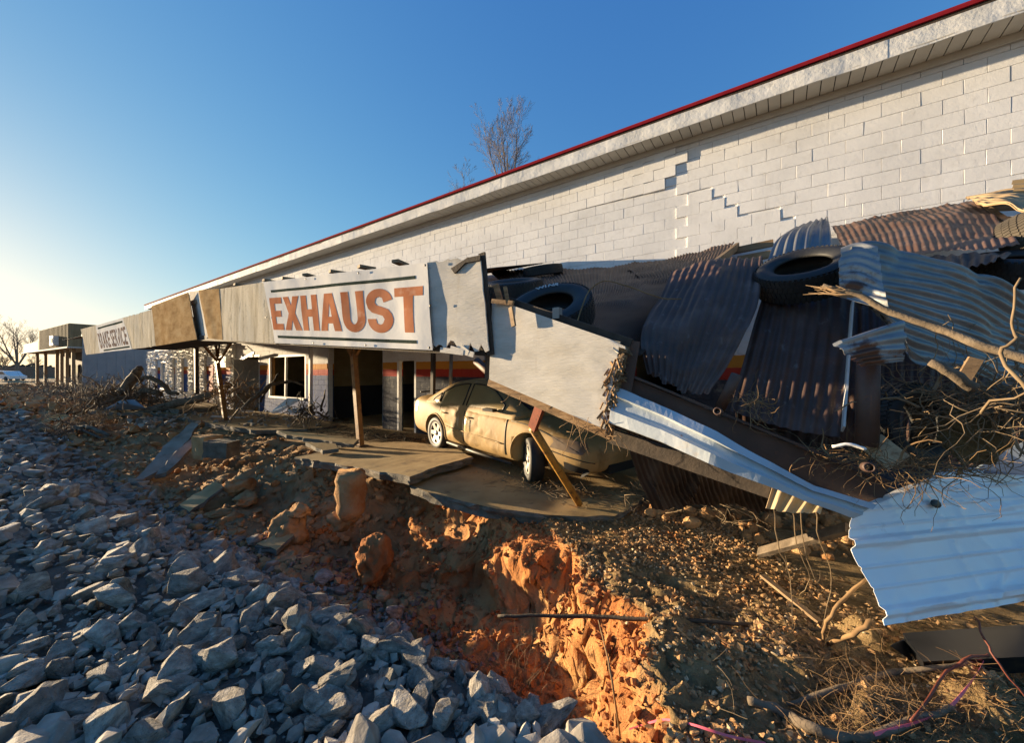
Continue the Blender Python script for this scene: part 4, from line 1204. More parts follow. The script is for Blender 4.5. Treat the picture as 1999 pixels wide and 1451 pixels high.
# white flashing: a folded trough
rows = []
for (xa, ya, xb, yb, Y) in ((1204, 756, 1192, 828, 2.70), (1300, 795, 1290, 862, 2.66), (1400, 842, 1385, 905, 2.6), (1500, 900, 1480, 942, 2.62), (1590, 950, 1570, 976, 2.70), (1712, 986, 1660, 1008, 2.84)):
    a, b = PY(xa, ya, Y + .06), PY(xb, yb, Y)
    out = Vector((0, -.05, .0))
    rows.append([a, a.lerp(b, .22) + out * .9, a.lerp(b, .3) + out * .2, a.lerp(b, .55) + out * .6, a.lerp(b, .62) + out * 1.3, a.lerp(b, .95) + out * 1.1, b + Vector((0, .03, -.01))])
P_ = np.array([[list(q) for q in r] for r in rows])
tt = np.linspace(0, 5, 46); i_ = np.clip(tt.astype(int), 0, 4); f_ = (tt - i_)[:, None, None]
G_ = P_[i_] * (1 - f_) + P_[i_ + 1] * f_
G_ = G_ + np.stack([np.zeros(G_.shape[:2]), .012 * fbm(G_.reshape(-1, 3) * 3, 3, 4).reshape(G_.shape[:2]), .006 * fbm(G_.reshape(-1, 3) * 4, 3, 14).reshape(G_.shape[:2])], 2)
m_ = MB(); m_.grid([tuple(q) for q in G_.reshape(-1, 3)], 7, 46, False)
tag(solid(m_.build('metal_flashing', M['white_gutter'], None), .002), 'long stained white metal flashing sliding down in front of the beam', 'flashing')
def cs(rows, mat, label, **kw):
    o = corr('corrugated_sheet', [[PY(*q) for q in r] for r in rows], mat, None, **kw)
    return tag(o, label, 'metal sheet', 'corrugated sheets of the fallen canopy')
cs([[(955, 528, 7.2), (1200, 520, 7.2), (1432, 478, 7.2)], [(1005, 585, 5.0), (1190, 570, 5.1), (1385, 545, 5.2)], [(1020, 660, 3.0), (1135, 668, 3.0), (1248, 698, 2.95)]], 'rust_brown',
   'wide dark brown corrugated roof sheet under the tyres', nv=30, dent=.03, seed=1, rag1=.03)
cs([[(1205, 521, 7.18), (1330, 505, 7.18), (1434, 475, 7.18)], [(1235, 533, 6.3), (1330, 522, 6.2), (1420, 498, 6.3)], [(1255, 553, 5.6), (1330, 540, 5.5), (1392, 527, 5.6)]], 'rust_brown',
   'small brown corrugated sheet with raised edge against the white wall', nv=16, dent=.03, seed=2, rag1=.05)
cs([[(1330, 560, 4.7), (1410, 532, 4.7), (1490, 528, 4.7)], [(1315, 535, 4.2), (1405, 508, 4.2), (1488, 505, 4.2)], [(1278, 600, 3.6), (1375, 585, 3.55), (1478, 600, 3.5)], [(1252, 665, 3.2), (1340, 680, 3.15), (1425, 700, 3.1)], [(1265, 735, 2.95), (1320, 765, 2.95), (1378, 778, 2.95)]], 'rust_sheet',
   'rusty corrugated sheet draped in a curve with a ragged lower edge', nv=40, dent=.03, seed=3, rag1=.09)
cs([[(1500, 545, 4.1), (1570, 535, 4.1), (1668, 545, 4.1)], [(1470, 640, 3.6), (1560, 650, 3.6), (1668, 670, 3.6)], [(1425, 800, 3.15), (1530, 835, 3.15), (1640, 855, 3.15)]], 'rust_sheet',
   'dark corrugated sheet hanging straight down below the middle tyre', nv=24, dent=.02, seed=4)
m_ = MB(); m_.bar(PY(1664, 590, 3.75), PY(1646, 838, 3.12), .012, .07, Vector((0, -1, 0))); tag(m_.build('white_trim_strip', M['white_paint'], None), 'narrow white trim strip at the edge of the dark hanging sheet', 'trim strip')
cs([[(1668, 600, 3.9), (1710, 595, 3.9), (1760, 600, 3.9)], [(1668, 700, 3.5), (1715, 700, 3.5), (1762, 690, 3.5)]], 'rust_sheet', 'narrow dark corrugated sheet behind the broken branch', nv=10, seed=14)
cs([[(1545, 448, 5.2), (1585, 432, 5.2), (1616, 424, 5.2)], [(1515, 470, 4.6), (1565, 452, 4.6), (1622, 455, 4.6)], [(1497, 512, 4.25), (1555, 505, 4.25), (1625, 508, 4.25)]], 'galv',
   'curved bright galvanised sheet bent up behind the middle tyre', nv=16, seed=5, period=.075, amp=.012)
cs([[(1622, 442, 7.2), (1750, 415, 7.2), (1895, 392, 7.2)], [(1640, 475, 5.9), (1780, 445, 5.9), (1945, 425, 5.7)], [(1650, 520, 4.6), (1800, 500, 4.5), (1992, 480, 4.2)]], 'rust_sheet',
   'brown corrugated roof sheet below the wall on the right', nv=24, dent=.03, seed=6, rag1=.03, amp=.004, period=.06)
cs([[(1760, 520, 4.5), (1850, 505, 4.4), (1975, 490, 4.2)], [(1775, 548, 3.9), (1860, 535, 3.8), (1940, 520, 3.7)]], 'rust_brown', 'buckled brown sheet edge behind the galvanised sheet', nv=10, dent=.05, seed=16)
cs([[(1655, 478, 3.45), (1705, 468, 3.5), (1790, 492, 3.58), (1900, 530, 3.7), (2030, 590, 3.85)], [(1645, 540, 3.3), (1712, 545, 3.35), (1800, 565, 3.45), (1905, 600, 3.58), (2030, 655, 3.75)],
    [(1648, 575, 3.22), (1735, 610, 3.28), (1815, 640, 3.36), (1910, 672, 3.46), (2030, 705, 3.64)], [(1735, 590, 3.25), (1768, 700, 3.2), (1840, 716, 3.26), (1920, 735, 3.36), (2030, 770, 3.52)]], 'galv',
   'large galvanised corrugated sheet on the right with bent torn end', nv=44, along='u', seed=7, dent=.03, period=.075, amp=.011, rag0=.05)
cs([[(1640, 484, 3.46), (1675, 472, 3.46), (1712, 482, 3.42)], [(1634, 530, 3.32), (1672, 525, 3.3), (1722, 545, 3.24)], [(1638, 580, 3.2), (1680, 592, 3.16), (1735, 602, 3.1)]], 'galv_rust',
   'rust stained curled end of the galvanised sheet', nv=22, along='u', seed=8, dent=.02, period=.075, amp=.012, rag0=.03)
cs([[(1618, 672, 2.88), (1690, 650, 3.02), (1758, 628, 3.16)], [(1655, 700, 2.86), (1705, 690, 2.96), (1763, 688, 3.08)], [(1672, 716, 2.84), (1720, 712, 2.92), (1763, 706, 3.02)]], 'galv_rust',
   'torn rusty flap of galvanised sheet below the branch', nv=16, along='u', seed=9, dent=.03, period=.06, amp=.008, rag0=.08)
cs([[(1885, 382, 6.9), (1945, 372, 6.8), (2040, 352, 6.6)], [(1900, 392, 6.3), (1955, 388, 6.1), (2040, 398, 5.8)], [(1925, 398, 5.9), (1975, 402, 5.7), (2040, 420, 5.3)]], 'tan_sheet',
   'tan corrugated sheet catching the sun at the top right', nv=14, along='u', seed=10, dent=.04, period=.085, amp=.013)
cs([[(1975, 352, 6.5), (2005, 348, 6.5), (2040, 344, 6.5)], [(1980, 385, 6.4), (2005, 388, 6.4), (2040, 392, 6.4)]], 'tan_sheet', 'upright tan corrugated sheet against the wall at the right edge', nv=10, along='u', seed=17, period=.085, amp=.013)
cs([[(1508, 950, 2.75), (1560, 968, 2.75), (1608, 986, 2.75)], [(1494, 996, 2.7), (1540, 1001, 2.7), (1600, 1006, 2.7)]], 'tan_sheet', 'small tan corrugated piece hanging below the flashing', nv=8, seed=11, period=.07, amp=.012, rag1=.01)
cs([[(1430, 770, 3.6), (1600, 790, 3.7), (1720, 800, 3.7)], [(1440, 850, 3.2), (1600, 880, 3.3), (1700, 900, 3.3)]], 'rust_sheet', 'rusty sheet lying flat in the dark behind the beam', nv=10, seed=18, dent=.04)
cs([[(1650, 575, 5.2), (1820, 600, 5.2), (2045, 640, 5.2)], [(1640, 720, 4.6), (1820, 740, 4.6), (2045, 780, 4.6)], [(1630, 880, 4.2), (1820, 900, 4.2), (2045, 930, 4.2)]], 'rust_sheet',
   'added dark corrugated backdrop standing in for the shade behind the root tangle', nv=14, seed=19, dent=.05)  # added backdrop: covers the striped wall with a dark tone in place of shade
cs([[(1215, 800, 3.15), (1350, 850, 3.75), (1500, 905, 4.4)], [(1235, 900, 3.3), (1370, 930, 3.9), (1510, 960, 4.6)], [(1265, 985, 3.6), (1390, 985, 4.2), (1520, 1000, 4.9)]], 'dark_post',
   'added near-black corrugated sheet standing in for the shade under the beam behind the flashing', nv=14, seed=20, dent=.08)  # made-up sheet: near-black colour stands in for shade, and it blocks low sun
# roof timbers that show between the sheets
for k, (a, b, Ya, Yb) in enumerate((((1424, 492), (1510, 474), 7.0, 7.0), ((1440, 508), (1505, 496), 6.2, 6.2), ((1440, 480), (1390, 520), 7.1, 5.4), ((1905, 398), (2010, 470), 7.1, 5.0), ((1900, 405), (2010, 400), 6.9, 6.9), ((1930, 430), (2010, 440), 6.0, 6.0))):
    m_ = MB(); m_.bar(PY(*a, Ya), PY(*b, Yb), .05, .1)
    tag(m_.build('roof_timber', M['lumber'], None), ['pale roof batten against the wall left of the curved sheet', 'second roof batten below the first left of the curved sheet', 'sloping rafter at the end of the small brown sheet', 'sloping rafter at the top right under the tan sheet', 'horizontal batten under the tan sheet at the right', 'lower batten under the tan sheet at the right'][k], 'timber', 'roof timbers of the fallen canopy')
# pipes and struts in the dark under the roof
for a, b, Y, r, label in (((1404, 800), (1438, 732), 3.0, .035, 'rusty pipe stub standing on the beam below the draped sheet'), ((1695, 705), (1692, 872), 3.1, .055, 'brown round post under the galvanised sheet'), ((930, 705), (975, 745), 3.6, .05, 'dark timber strut behind the end panel')):
    m_ = MB(); m_.tube([PY(*a, Y), PY(*b, Y - .05)], r, 14); tag(m_.build('steel_pipe', M['steel_brown'], None), label, 'pipe')
for x, y in ((1405, 806), (1690, 912)):
    p = PY(x, y, 2.6 if x < 1500 else 2.45)
    m_ = MB(); m_.lathe([(.015, 0), (.023, 0), (.023, .1), (.015, .1)], 14, Matrix.Translation(p) @ Matrix.Rotation(R(80), 4, 'X'), True)
    tag(m_.build('pipe_end', M['steel_brown'], None), 'open rusty pipe end sticking out of the beam ' + ('left of the hanging sheets' if x < 1500 else 'near the white crumpled sheet'), 'pipe')

# ------------------------------------------------------------------ tyres
def tyre(center, axis, Ro, w, label, mat='rubber', ri=.56, spin=0):
    q = Vector(axis).normalized().to_track_quat('Z', 'Y')
    root = thing('tyre', center, label, 'tyre', 'old tyres on the fallen canopy', local=True)
    root.rotation_mode = 'QUATERNION'; root.rotation_quaternion = q @ Quaternion((0, 0, 1), spin)
    h = w / 2; b = Ro * ri
    prof = [(b, -h * .62), (b + .012, -h * .78), (b + (Ro - b) * .35, -h * .98), (b + (Ro - b) * .6, -h), (Ro * .93, -h * .88), (Ro * .975, -h * .74), (Ro * .99, -h * .4), (Ro * .995, 0), (Ro * .99, h * .4), (Ro * .975, h * .74), (Ro * .93, h * .88), (b + (Ro - b) * .6, h), (b + (Ro - b) * .35, h * .98), (b + .012, h * .78), (b, h * .62),
            (b + .02, h * .55), (Ro * .93, h * .6), (Ro * .95, 0), (Ro * .93, -h * .6), (b + .02, -h * .55)]
    m_ = MB(); m_.lathe(prof, 56, None, True); m_.build('carcass', M[mat], root)
    m_ = MB(); n = 60
    for k in range(n):
        for row, zz in enumerate((-.6, -.2, .2, .6)):
            a = 2 * math.pi * (k + (.5 if row % 2 else 0)) / n
            rr = Ro * (.985 if abs(zz) > .5 else .998)
            m_.box((rr * math.cos(a), rr * math.sin(a), zz * h), (.007, Ro * 2 * math.pi / n * .8, h * .36), Matrix.Rotation(a, 3, 'Z') @ Matrix.Rotation(.25 * (1 if row % 2 else -1), 3, 'X'))
        for s in (-1, 1):
            a = 2 * math.pi * k / n
            m_.box((Ro * .962 * math.cos(a), Ro * .962 * math.sin(a), s * h * .8), (.008, Ro * 2 * math.pi / n * .55, h * .2), Matrix.Rotation(a, 3, 'Z'))
    m_.build('tread', M[mat], root)['kind'] = 'stuff'
    return root
t1c = PY(1074, 610, 3.4)
tA = tyre(t1c, (.10, -.60, .79), .44, .27, 'tyre with white raised letters lying behind the fallen white panel')
qi = tA.rotation_quaternion.inverted()
camdir = (qi @ (CAM - t1c)); a_cam = math.atan2(camdir.y, camdir.x)
for k, ch in enumerate('WINR'):
    v, f = text_mb(ch, .085, .003)
    a = a_cam + math.pi + .12 - .17 * k
    for nm, mt, grow, dz in (('raised_letter', 'tyre_letter', 1.0, .0), ('letter_core', 'rubber', .62, .003)):
        c0 = sum((q for q in v), Vector()) / len(v)
        pts = []
        for q in v:
            q = c0 + (q - c0) * Vector((grow, grow, 1)).x if nm == 'x' else Vector((c0.x + (q.x - c0.x) * grow, c0.y + (q.y - c0.y) * (.8 if grow < 1 else 1), q.z))
            rr = .44 * .78 - q.y * -1
            aa = a - q.x / rr
            pts.append(Vector((rr * math.cos(aa), rr * math.sin(aa), .135 + .004 + dz + q.z)))
        if nm == 'raised_letter': MB().add(pts, f).build(nm, M[mt], tA)
tyre(PY(1000, 566, 4.4), (.1, -.3, .95), .44, .26, 'dark tyre half hidden behind the end panel of the canopy')
tyre(PY(1060, 529, 6.75), (.0, -.22, .97), .40, .2, 'tyre lying flat on the roof against the white wall')
tyre(PY(1568, 536, 3.9), (-.1, -.55, .83), .335, .23, 'tyre lying on the hanging sheet under the curved bright sheet')
tyre(PY(1768, 828, 3.45), (.70, -.70, .12), .262, .21, 'tyre standing upright in the dark beside the tangled roots')
tyre(PY(1998, 525, 4.3), (.1, -.35, .9), .29, .2, 'tyre at the right edge lying above the galvanised sheet')
tyre(PY(2022, 480, 4.7), (.7, -.55, .3), .27, .2, 'tan tyre leaning at the right edge over another tyre', 'rubber_tan')
# ------------------------------------------------------------------ concrete slabs
def slab(pts, t, label, name='concrete_slab', rag=.02, top='concrete', step=.09, under=.10):
    """broken slab: outline of top points, thickness t, chipped sides"""
    ring = []
    n = len(pts)
    for i in range(n):
        a, b = pts[i], pts[(i + 1) % n]
        k = max(1, int((b - a).length / step))
        for j in range(k):
            p = a.lerp(b, j / k)
            if j: p = p + Vector((jit(rag), jit(rag), 0))
            ring.append(p)
    c = sum(pts, Vector()) / n
    m = len(ring)
    levels = [ring]
    for s in (.25, .6, 1.0):
        levels.append([p + Vector((0, 0, -t * s)) + (c - p).normalized() * (jit(rag * 1.2) - .01 + under * s * t * 2) * Vector((1, 1, 0)).length / 1.414 for p in ring])
    V = [q for l in levels for q in l]
    F_ = []
    tri = tessellate_polygon([ring])
    F_ += [tuple(x) for x in tri]
    nt = len(F_)
    for l in range(3):
        for i in range(m):
            i2 = (i + 1) % m
            F_.append((l * m + i, l * m + i2, (l + 1) * m + i2, (l + 1) * m + i))
    F_ += [tuple(3 * m + i for i in reversed(x)) for x in tri]
    me = bpy.data.meshes.new(name); me.from_pydata([tuple(v) for v in V], [], F_)
    me.materials.append(M[top]); me.materials.append(M['concrete_grey'])
    for i, p in enumerate(me.polygons): p.material_index = 0 if i < nt else 1
    bm = bmesh.new(); bm.from_mesh(me); bmesh.ops.recalc_face_normals(bm, faces=bm.faces); bm.to_mesh(me); bm.free()
    o = bpy.data.objects.new(name, me); COL.objects.link(o)
    return tag(o, label, 'slab')
slab([PG(575, 893, .10), PG(640, 903, .11), PG(720, 917, .15), PG(800, 931, .20), PG(835, 917, .20), PG(922, 892, .21), PG(880, 872, .14), PG(790, 862, .10), PG(712, 866, .09), PG(650, 878, .1)], .13, 'overhanging concrete slab jutting out over the washed out gully', rag=.03, step=.13)
slab([PG(798, 946, .01), PG(850, 965, .01), PG(900, 978, .01), PG(970, 994, .02), PG(1050, 1003, .02), (PG(1120, 1008, .02)), PG(1200, 1008, .02), PG(1246, 985, .02), PG(1300, 935, .02), PG(1180, 880, .02), PG(1000, 860, .02), PG(900, 880, .02)], .14, 'concrete slab under the front of the tan car', rag=.035, step=.13)
slab([PG(170, 802, .06), PG(240, 806, .06), PG(318, 808, .05), PG(420, 829, .05), PG(500, 840, .05), PG(600, 838, .05), PG(658, 831, .05), PG(620, 818, .05), PG(540, 806, .05), PG(420, 797, .06), PG(300, 793, .06), PG(185, 795, .06)], .13, 'long concrete slab edge with the leaning post standing on it', rag=.03, step=.2)
slab([Vector((-13.0, 5.15, .0)), Vector((-9.5, 5.0, .02)), Vector((-6.6, 5.35, .0)), Vector((-3.9, 4.9, .0)), Vector((-1.6, 4.75, .0)), Vector((-1.3, 5.8, -.02)), Vector((-1.0, 7.27, -.02)), Vector((-13.0, 7.27, -.02))], .12, 'muddy concrete apron in front of the garage doors', 'concrete_apron', .03, step=.25)
slab([PG(318, 797, .22), PG(350, 800, .22), PG(410, 796, .22), PG(427, 790, .22), PG(400, 786, .22), PG(345, 788, .22)], .18, 'thick broken slab piece lying flat by the leaning post', rag=.05, step=.3)
def tilted(pl, label):
    return slab([PD(x, y, d) for x, y, d in pl], .09, label, rag=.02, step=.15, under=.0, top='concrete_pale')
tilted([(375, 824, 10.2), (388, 829, 10.1), (355, 875, 9.3), (320, 914, 8.7), (278, 936, 8.35), (257, 943, 8.2), (300, 898, 8.85), (318, 872, 9.3)], 'long tilted slab strip sliding down the bank, upper of two')
tilted([(396, 848, 9.4), (392, 856, 9.2), (352, 898, 8.6), (325, 922, 8.2), (304, 927, 8.1), (345, 880, 8.75), (372, 858, 9.15)], 'long tilted slab strip sliding down the bank, lower of two')
def blk(px, py, d, size, rz, mat, label, name='concrete_block', rx=0):
    V, Fa = stone_template(16, 2, int(px), size, .05)
    p = PD(px, py, d)
    m_ = MB(); rr = random.Random(px)
    bm = bmesh.new(); bmesh.ops.create_cube(bm, size=1)
    bmesh.ops.subdivide_edges(bm, edges=bm.edges, cuts=4, use_grid_fill=True)
    for v in bm.verts:
        n = fbm(np.array([[v.co.x * 4 + px, v.co.y * 4, v.co.z * 4]]), 3, 3)[0]
        v.co = Vector((v.co.x * size[0], v.co.y * size[1], v.co.z * size[2])) * (1 + .05 * n)
    me = bpy.data.meshes.new(name); bm.to_mesh(me); bm.free()
    o = obj(name, me, M[mat]); o.location = p; o.rotation_euler = (rx, jit(.08), rz)
    return tag(o, label, 'block')
blk(433, 876, 8.3, (.5, .4, .33), .6, 'concrete_grey', 'square concrete block stuck in the earth below the slab')
blk(300, 836, 13.6, (1.1, .3, .75), .5, 'concrete_grey', 'upright concrete footing below the far end of the slab')
blk(405, 872, 8.8, (.45, .4, .5), .2, 'clod', 'rounded lump beside the square concrete block')
# broken plates of older paving in the bank below the slabs
for k, (pl, lab) in enumerate((
    ([(540, 840, 8.9), (700, 858, 8.0), (690, 868, 7.7), (560, 850, 8.6)], 'thin broken plate behind the orange canopy post'),
    ([(596, 864, 7.9), (655, 866, 7.7), (660, 876, 7.4), (630, 880, 7.35)], 'small bright plate on the rubble left of the overhanging slab'),
    ([(350, 985, 6.95), (420, 940, 7.5), (440, 948, 7.4), (370, 1000, 6.7)], 'slanting plate half buried in the slope'),
    ([(500, 1062, 5.5), (548, 1040, 5.75), (575, 1044, 5.7), (540, 1075, 5.35)], 'flat tan plate near the small stones'))):
    slab([PD(*q) for q in pl], .07, lab, 'broken_plate', .02, step=.12, under=0)
# footing pier under the overhanging slab
pr = PD(686, 966, 5.7)
V, Fa = [], []
m_ = MB()
prof = [(.0, .34), (.2, .34), (.215, .24), (.19, .16), (.21, .06), (.2, -.1), (.215, -.2), (.17, -.3), (0, -.36)]
m_.lathe(prof, 28, Matrix.Translation(pr))
vv = np.array([list(q) for q in m_.v]); vv += np.stack([fbm(vv * 6, 3, 2), fbm(vv * 6, 3, 22), fbm(vv * 6, 3, 42)], 1) * .035; m_.v = [tuple(q) for q in vv]
tag(m_.build('footing_pier', M['clod'], None), 'round concrete footing hanging under the overhanging slab', 'footing')

# ------------------------------------------------------------------ mud covered car
def build_car():
    A, B = PG(858, 877, .05), PG(1040, 938, .02)
    rear, front = PD(858, 876, 8.0), PD(1041, 937, 5.85)
    rear.z = .10; front.z = .035
    f = (front - rear).normalized()
    up0 = Vector((0, 0, 1)); left = up0.cross(f).normalized(); up = f.cross(left).normalized()
    root = thing('car', rear, 'tan mud covered four door car crushed under the fallen white panel', 'car', local=True)
    WB = (front - rear).length
    s = WB / 2.81
    mat3 = Matrix((f, left, up)).transposed()
    org = rear - f * 1.13 * s + left * .80 * s        # wheels nearest the camera are at local y = -.80
    root.location = org
    root.rotation_mode = 'QUATERNION'; root.rotation_quaternion = mat3.to_quaternion(); root.scale = (s, s, s)
    # lower body: stations along x, half section from sill to centre line
    ST = [  # x, half width, sill z, belt z, top z
        (-.02, .66, .42, .80, .86), (.0, .80, .34, .90, .97), (.08, .87, .28, .96, 1.05), (.3, .905, .24, .985, 1.09), (.7, .92, .22, .985, 1.06), (1.13, .925, .21, .975, 1.0), (1.7, .925, .20, .955, .97), (2.3, .925, .20, .94, .955),
        (2.9, .925, .20, .925, .94), (3.4, .925, .20, .905, .95), (3.94, .92, .21, .865, .925), (4.35, .90, .22, .80, .875), (4.7, .86, .24, .73, .81), (4.92, .79, .28, .68, .75), (5.03, .68, .34, .62, .68), (5.08, .5, .42, .56, .60)]
    def section(x, w, zs, zb, zt):
        return [(x, w * .80, zs), (x, w * .93, zs + .03), (x, w * .985, zs + .14), (x, w, zs + (zb - zs) * .45), (x, w * .995, zs + (zb - zs) * .68), (x, w * .975, zs + (zb - zs) * .86), (x, w * .935, zb), (x, w * .80, zb + (zt - zb) * .55), (x, w * .45, zt - .008), (x, 0, zt)]
    half = [section(*q) for q in ST]
    k = len(half[0])
    vs, fs = [], []
    full = [[(x, -y, z) for x, y, z in h] + [(x, y, z) for x, y, z in reversed(h[:-1])] for h in half]
    n = len(full[0])
    for h in full: vs += h
    for i in range(len(full) - 1):
        for j in range(n - 1): fs.append((i * n + j, i * n + j + 1, (i + 1) * n + j + 1, (i + 1) * n + j))
        fs.append((i * n + n - 1, i * n, (i + 1) * n, (i + 1) * n + n - 1))
    fs.append(tuple(range(n - 1, -1, -1))); fs.append(tuple((len(full) - 1) * n + j for j in range(n)))
    def evaluated(vs, fs, cut=None, sub=2):
        me = bpy.data.meshes.new('tmp'); me.from_pydata(vs, [], fs)
        bm = bmesh.new(); bm.from_mesh(me); bmesh.ops.recalc_face_normals(bm, faces=bm.faces); bm.to_mesh(me); bm.free()
        o = bpy.data.objects.new('tmp', me); COL.objects.link(o)
        if sub:
            md = o.modifiers.new('s', 'SUBSURF'); md.levels = md.render_levels = sub
        cutters = []
        for c in (cut or []):
            cb = bmesh.new(); bmesh.ops.create_cone(cb, cap_ends=True, segments=40, radius1=c[2], radius2=c[2], depth=.62, matrix=Matrix.Translation((c[0], c[3], c[1])) @ Matrix.Rotation(R(90), 4, 'X'))
            cm = bpy.data.meshes.new('cut'); cb.to_mesh(cm); cb.free()
            co = bpy.data.objects.new('cut', cm); COL.objects.link(co); cutters.append(co)
            b = o.modifiers.new('b', 'BOOLEAN'); b.operation = 'DIFFERENCE'; b.object = co; b.solver = 'EXACT'
        dg = bpy.context.evaluated_depsgraph_get()
        r = bpy.data.meshes.new_from_object(o.evaluated_get(dg))
        bpy.data.objects.remove(o)
        for c in cutters: bpy.data.objects.remove(c)
        return r
    arches = [(1.13, .34, .385, -.82), (3.94, .34, .40, -.82), (1.13, .34, .385, .82), (3.94, .34, .40, .82)]
    me = evaluated(vs, fs, arches)
    me.name = 'body'
    for p in me.polygons: p.use_smooth = True
    # dents along the near side
    for v in me.vertices:
        if v.co.y < -.7:
            d = .03 * math.exp(-((v.co.x - 2.05) / .12) ** 2 - ((v.co.z - .72) / .2) ** 2) + .022 * math.exp(-((v.co.x - 1.45) / .2) ** 2 - ((v.co.z - .5) / .12) ** 2)
            v.co.y += d
    body = obj('body', me, M['mud_car'], root)
    BV = BVHTree.FromPolygons([v.co.copy() for v in me.vertices], [tuple(p.vertices) for p in me.polygons])
    # cabin
    CZ = [(.52, 1.04, .80), (.72, 1.10, .80), (.95, 1.20, .78), (1.2, 1.32, .74), (1.5, 1.425, .69), (1.85, 1.475, .665), (2.25, 1.485, .66), (2.62, 1.455, .665), (2.95, 1.36, .69), (3.25, 1.22, .735), (3.5, 1.08, .775), (3.72, .955, .80)]
    cv, cf = [], []
    for x, zc, yt in CZ:
        zb = .93
        h = [(x, -.885, zb - .05), (x, -.87, zb + .03), (x, -.87 + (.87 - yt) * .55, zb + (zc - .05 - zb) * .55), (x, -yt, max(zc - .055, zb + .035)), (x, -yt * .86, max(zc - .02, zb + .04)), (x, -yt * .45, max(zc, zb + .045)), (x, 0, max(zc + .012, zb + .05))]
        cv += h + [(a, -b, c) for a, b, c in reversed(h[:-1])]
    n2 = 13
    for i in range(len(CZ) - 1):
        for j in range(n2 - 1): cf.append((i * n2 + j, i * n2 + j + 1, (i + 1) * n2 + j + 1, (i + 1) * n2 + j))
    cf.append(tuple(range(n2 - 1, -1, -1))); cf.append(tuple((len(CZ) - 1) * n2 + j for j in range(n2)))
    cme = evaluated(cv, cf, None, 2); cme.name = 'cabin'
    for p in cme.polygons: p.use_smooth = True
    obj('cabin', cme, M['mud_car'], root)
    BC = BVHTree.FromPolygons([v.co.copy() for v in cme.vertices], [tuple(p.vertices) for p in cme.polygons])
    def side_pt(x, z, bv, off, side=-1):
        h = bv.ray_cast(Vector((x, side * 2.0, z)), Vector((0, -side, 0)))
        if h[0] is None: return Vector((x, side * .9, z))
        nn = h[1] if h[1].y * side > 0 else -h[1]
        return h[0] + nn * off
    def patch(name, lo, hi, x0, x1, bv, off, mat, parent, nu=18, nv=9, side=-1, dent=None):
        pts = []
        for j in range(nv):
            for i in range(nu):
                x = x0 + (x1 - x0) * i / (nu - 1)
                a, b = lo(x), hi(x)
                z = a + (b - a) * j / (nv - 1)
                xx = x + (z - .95) * 0
                p = side_pt(xx, z, bv, off if 0 < i < nu - 1 and 0 < j < nv - 1 else off * .15, side)
                if dent: p = p + Vector((0, dent(xx, z), 0))
                pts.append(p)
        mb = MB(); mb.grid(pts, nu, nv)
        return mb.build(name, mat if not isinstance(mat, str) else M[mat], parent)
    def arch_lo(x0, r):
        return lambda x: max(.30, .34 + math.sqrt(max(0, r * r - (x - x0) ** 2))) if abs(x - x0) < r else .30
    for side in (-1, 1):
        def dent(x, z):
            d = .05 * math.exp(-((x - 2.13) / .10) ** 2 - ((z - .68) / .16) ** 2) - .035 * math.exp(-((x - 2.3) / .09) ** 2 - ((z - .66) / .2) ** 2) + .03 * math.exp(-((x - 1.62) / .13) ** 2 - ((z - .52) / .08) ** 2)
            d += .016 * fbm(np.array([[x * 3.2, z * 4, .3]]), 3, 3)[0]
            return d if side < 0 else 0
        dr = patch('rear_door', arch_lo(1.13, .44), lambda x: .935, 1.33, 2.17, BV, .008, 'mud_car', root, 30, 18, side, dent)
        df = patch('front_door', lambda x: .30, lambda x: .925 - (x - 2.2) * .015, 2.19, 3.38, BV, .008, 'mud_car', root, 36, 18, side, dent)
        for dd, hx in ((dr, 1.5), (df, 2.36)):
            m_ = MB(); p = side_pt(hx, .79, BV, .03, side); m_.tube([p + Vector((-.1, -.02 * side, 0)), p + Vector((-.07, .012 * side, 0)), p + Vector((.07, .012 * side, 0)), p + Vector((.1, -.02 * side, 0))], .014, 8); m_.build('handle', M['mud_car'], dd)
        if side < 0: patch('scraped_paint', lambda x: .47 + .5 * abs(x - 2.33), lambda x: .84 - .6 * abs(x - 2.31), 2.21, 2.46, BV, .016, 'scrape', df, 10, 10, side, dent)
        m_ = MB()
        for poly in ([(2.18, z / 100) for z in range(31, 93, 5)], [(3.40, z / 100) for z in range(31, 92, 5)], [(1.32 - .0 * z, z / 100) for z in range(80, 94, 3)]):
            m_.tube([side_pt(x, z, BV, .004, side) for x, z in poly], .009, 4)
        m_.build('door_gap', M['car_black'], root)['kind'] = 'stuff'
        m_ = MB(); m_.tube([side_pt(1.45 + k * .1, .54 - k * .003, BV, .016, side) for k in range(20)], .011, 5); m_.build('side_strip', M['mud_car'], root)
        m_ = MB(); m_.tube([side_pt(.98 + k * .12, .965 - k * .0042, BV, .01, side) for k in range(21)], .011, 6); m_.build('window_sill_trim', M['chrome'], root)
        # windows
        top = lambda x: I(x, [.9, 1.1, 1.35, 1.6, 1.9, 2.3, 2.6, 2.85, 3.1, 3.32], [.99, 1.10, 1.22, 1.315, 1.37, 1.385, 1.365, 1.30, 1.17, 1.02])
        wl = lambda x: .985
        for x0, x1 in ((.98, 1.22), (1.27, 2.08), (2.19, 3.24)):
            w = patch('window', wl, lambda x: float(top(x)), x0, x1, BC, .006, 'mud_glass', root, 22, 9, side)
            m_ = MB()
            lp = [side_pt(x0 + (x1 - x0) * t / 12, float(top(x0 + (x1 - x0) * t / 12)), BC, .008, side) for t in range(13)]
            bt = [side_pt(x0, .985, BC, .008, side), side_pt(x1, .985, BC, .008, side)]
            m_.tube([bt[0]] + lp + [bt[1]], .015, 5); m_.build('window_frame', M['car_black'], w)
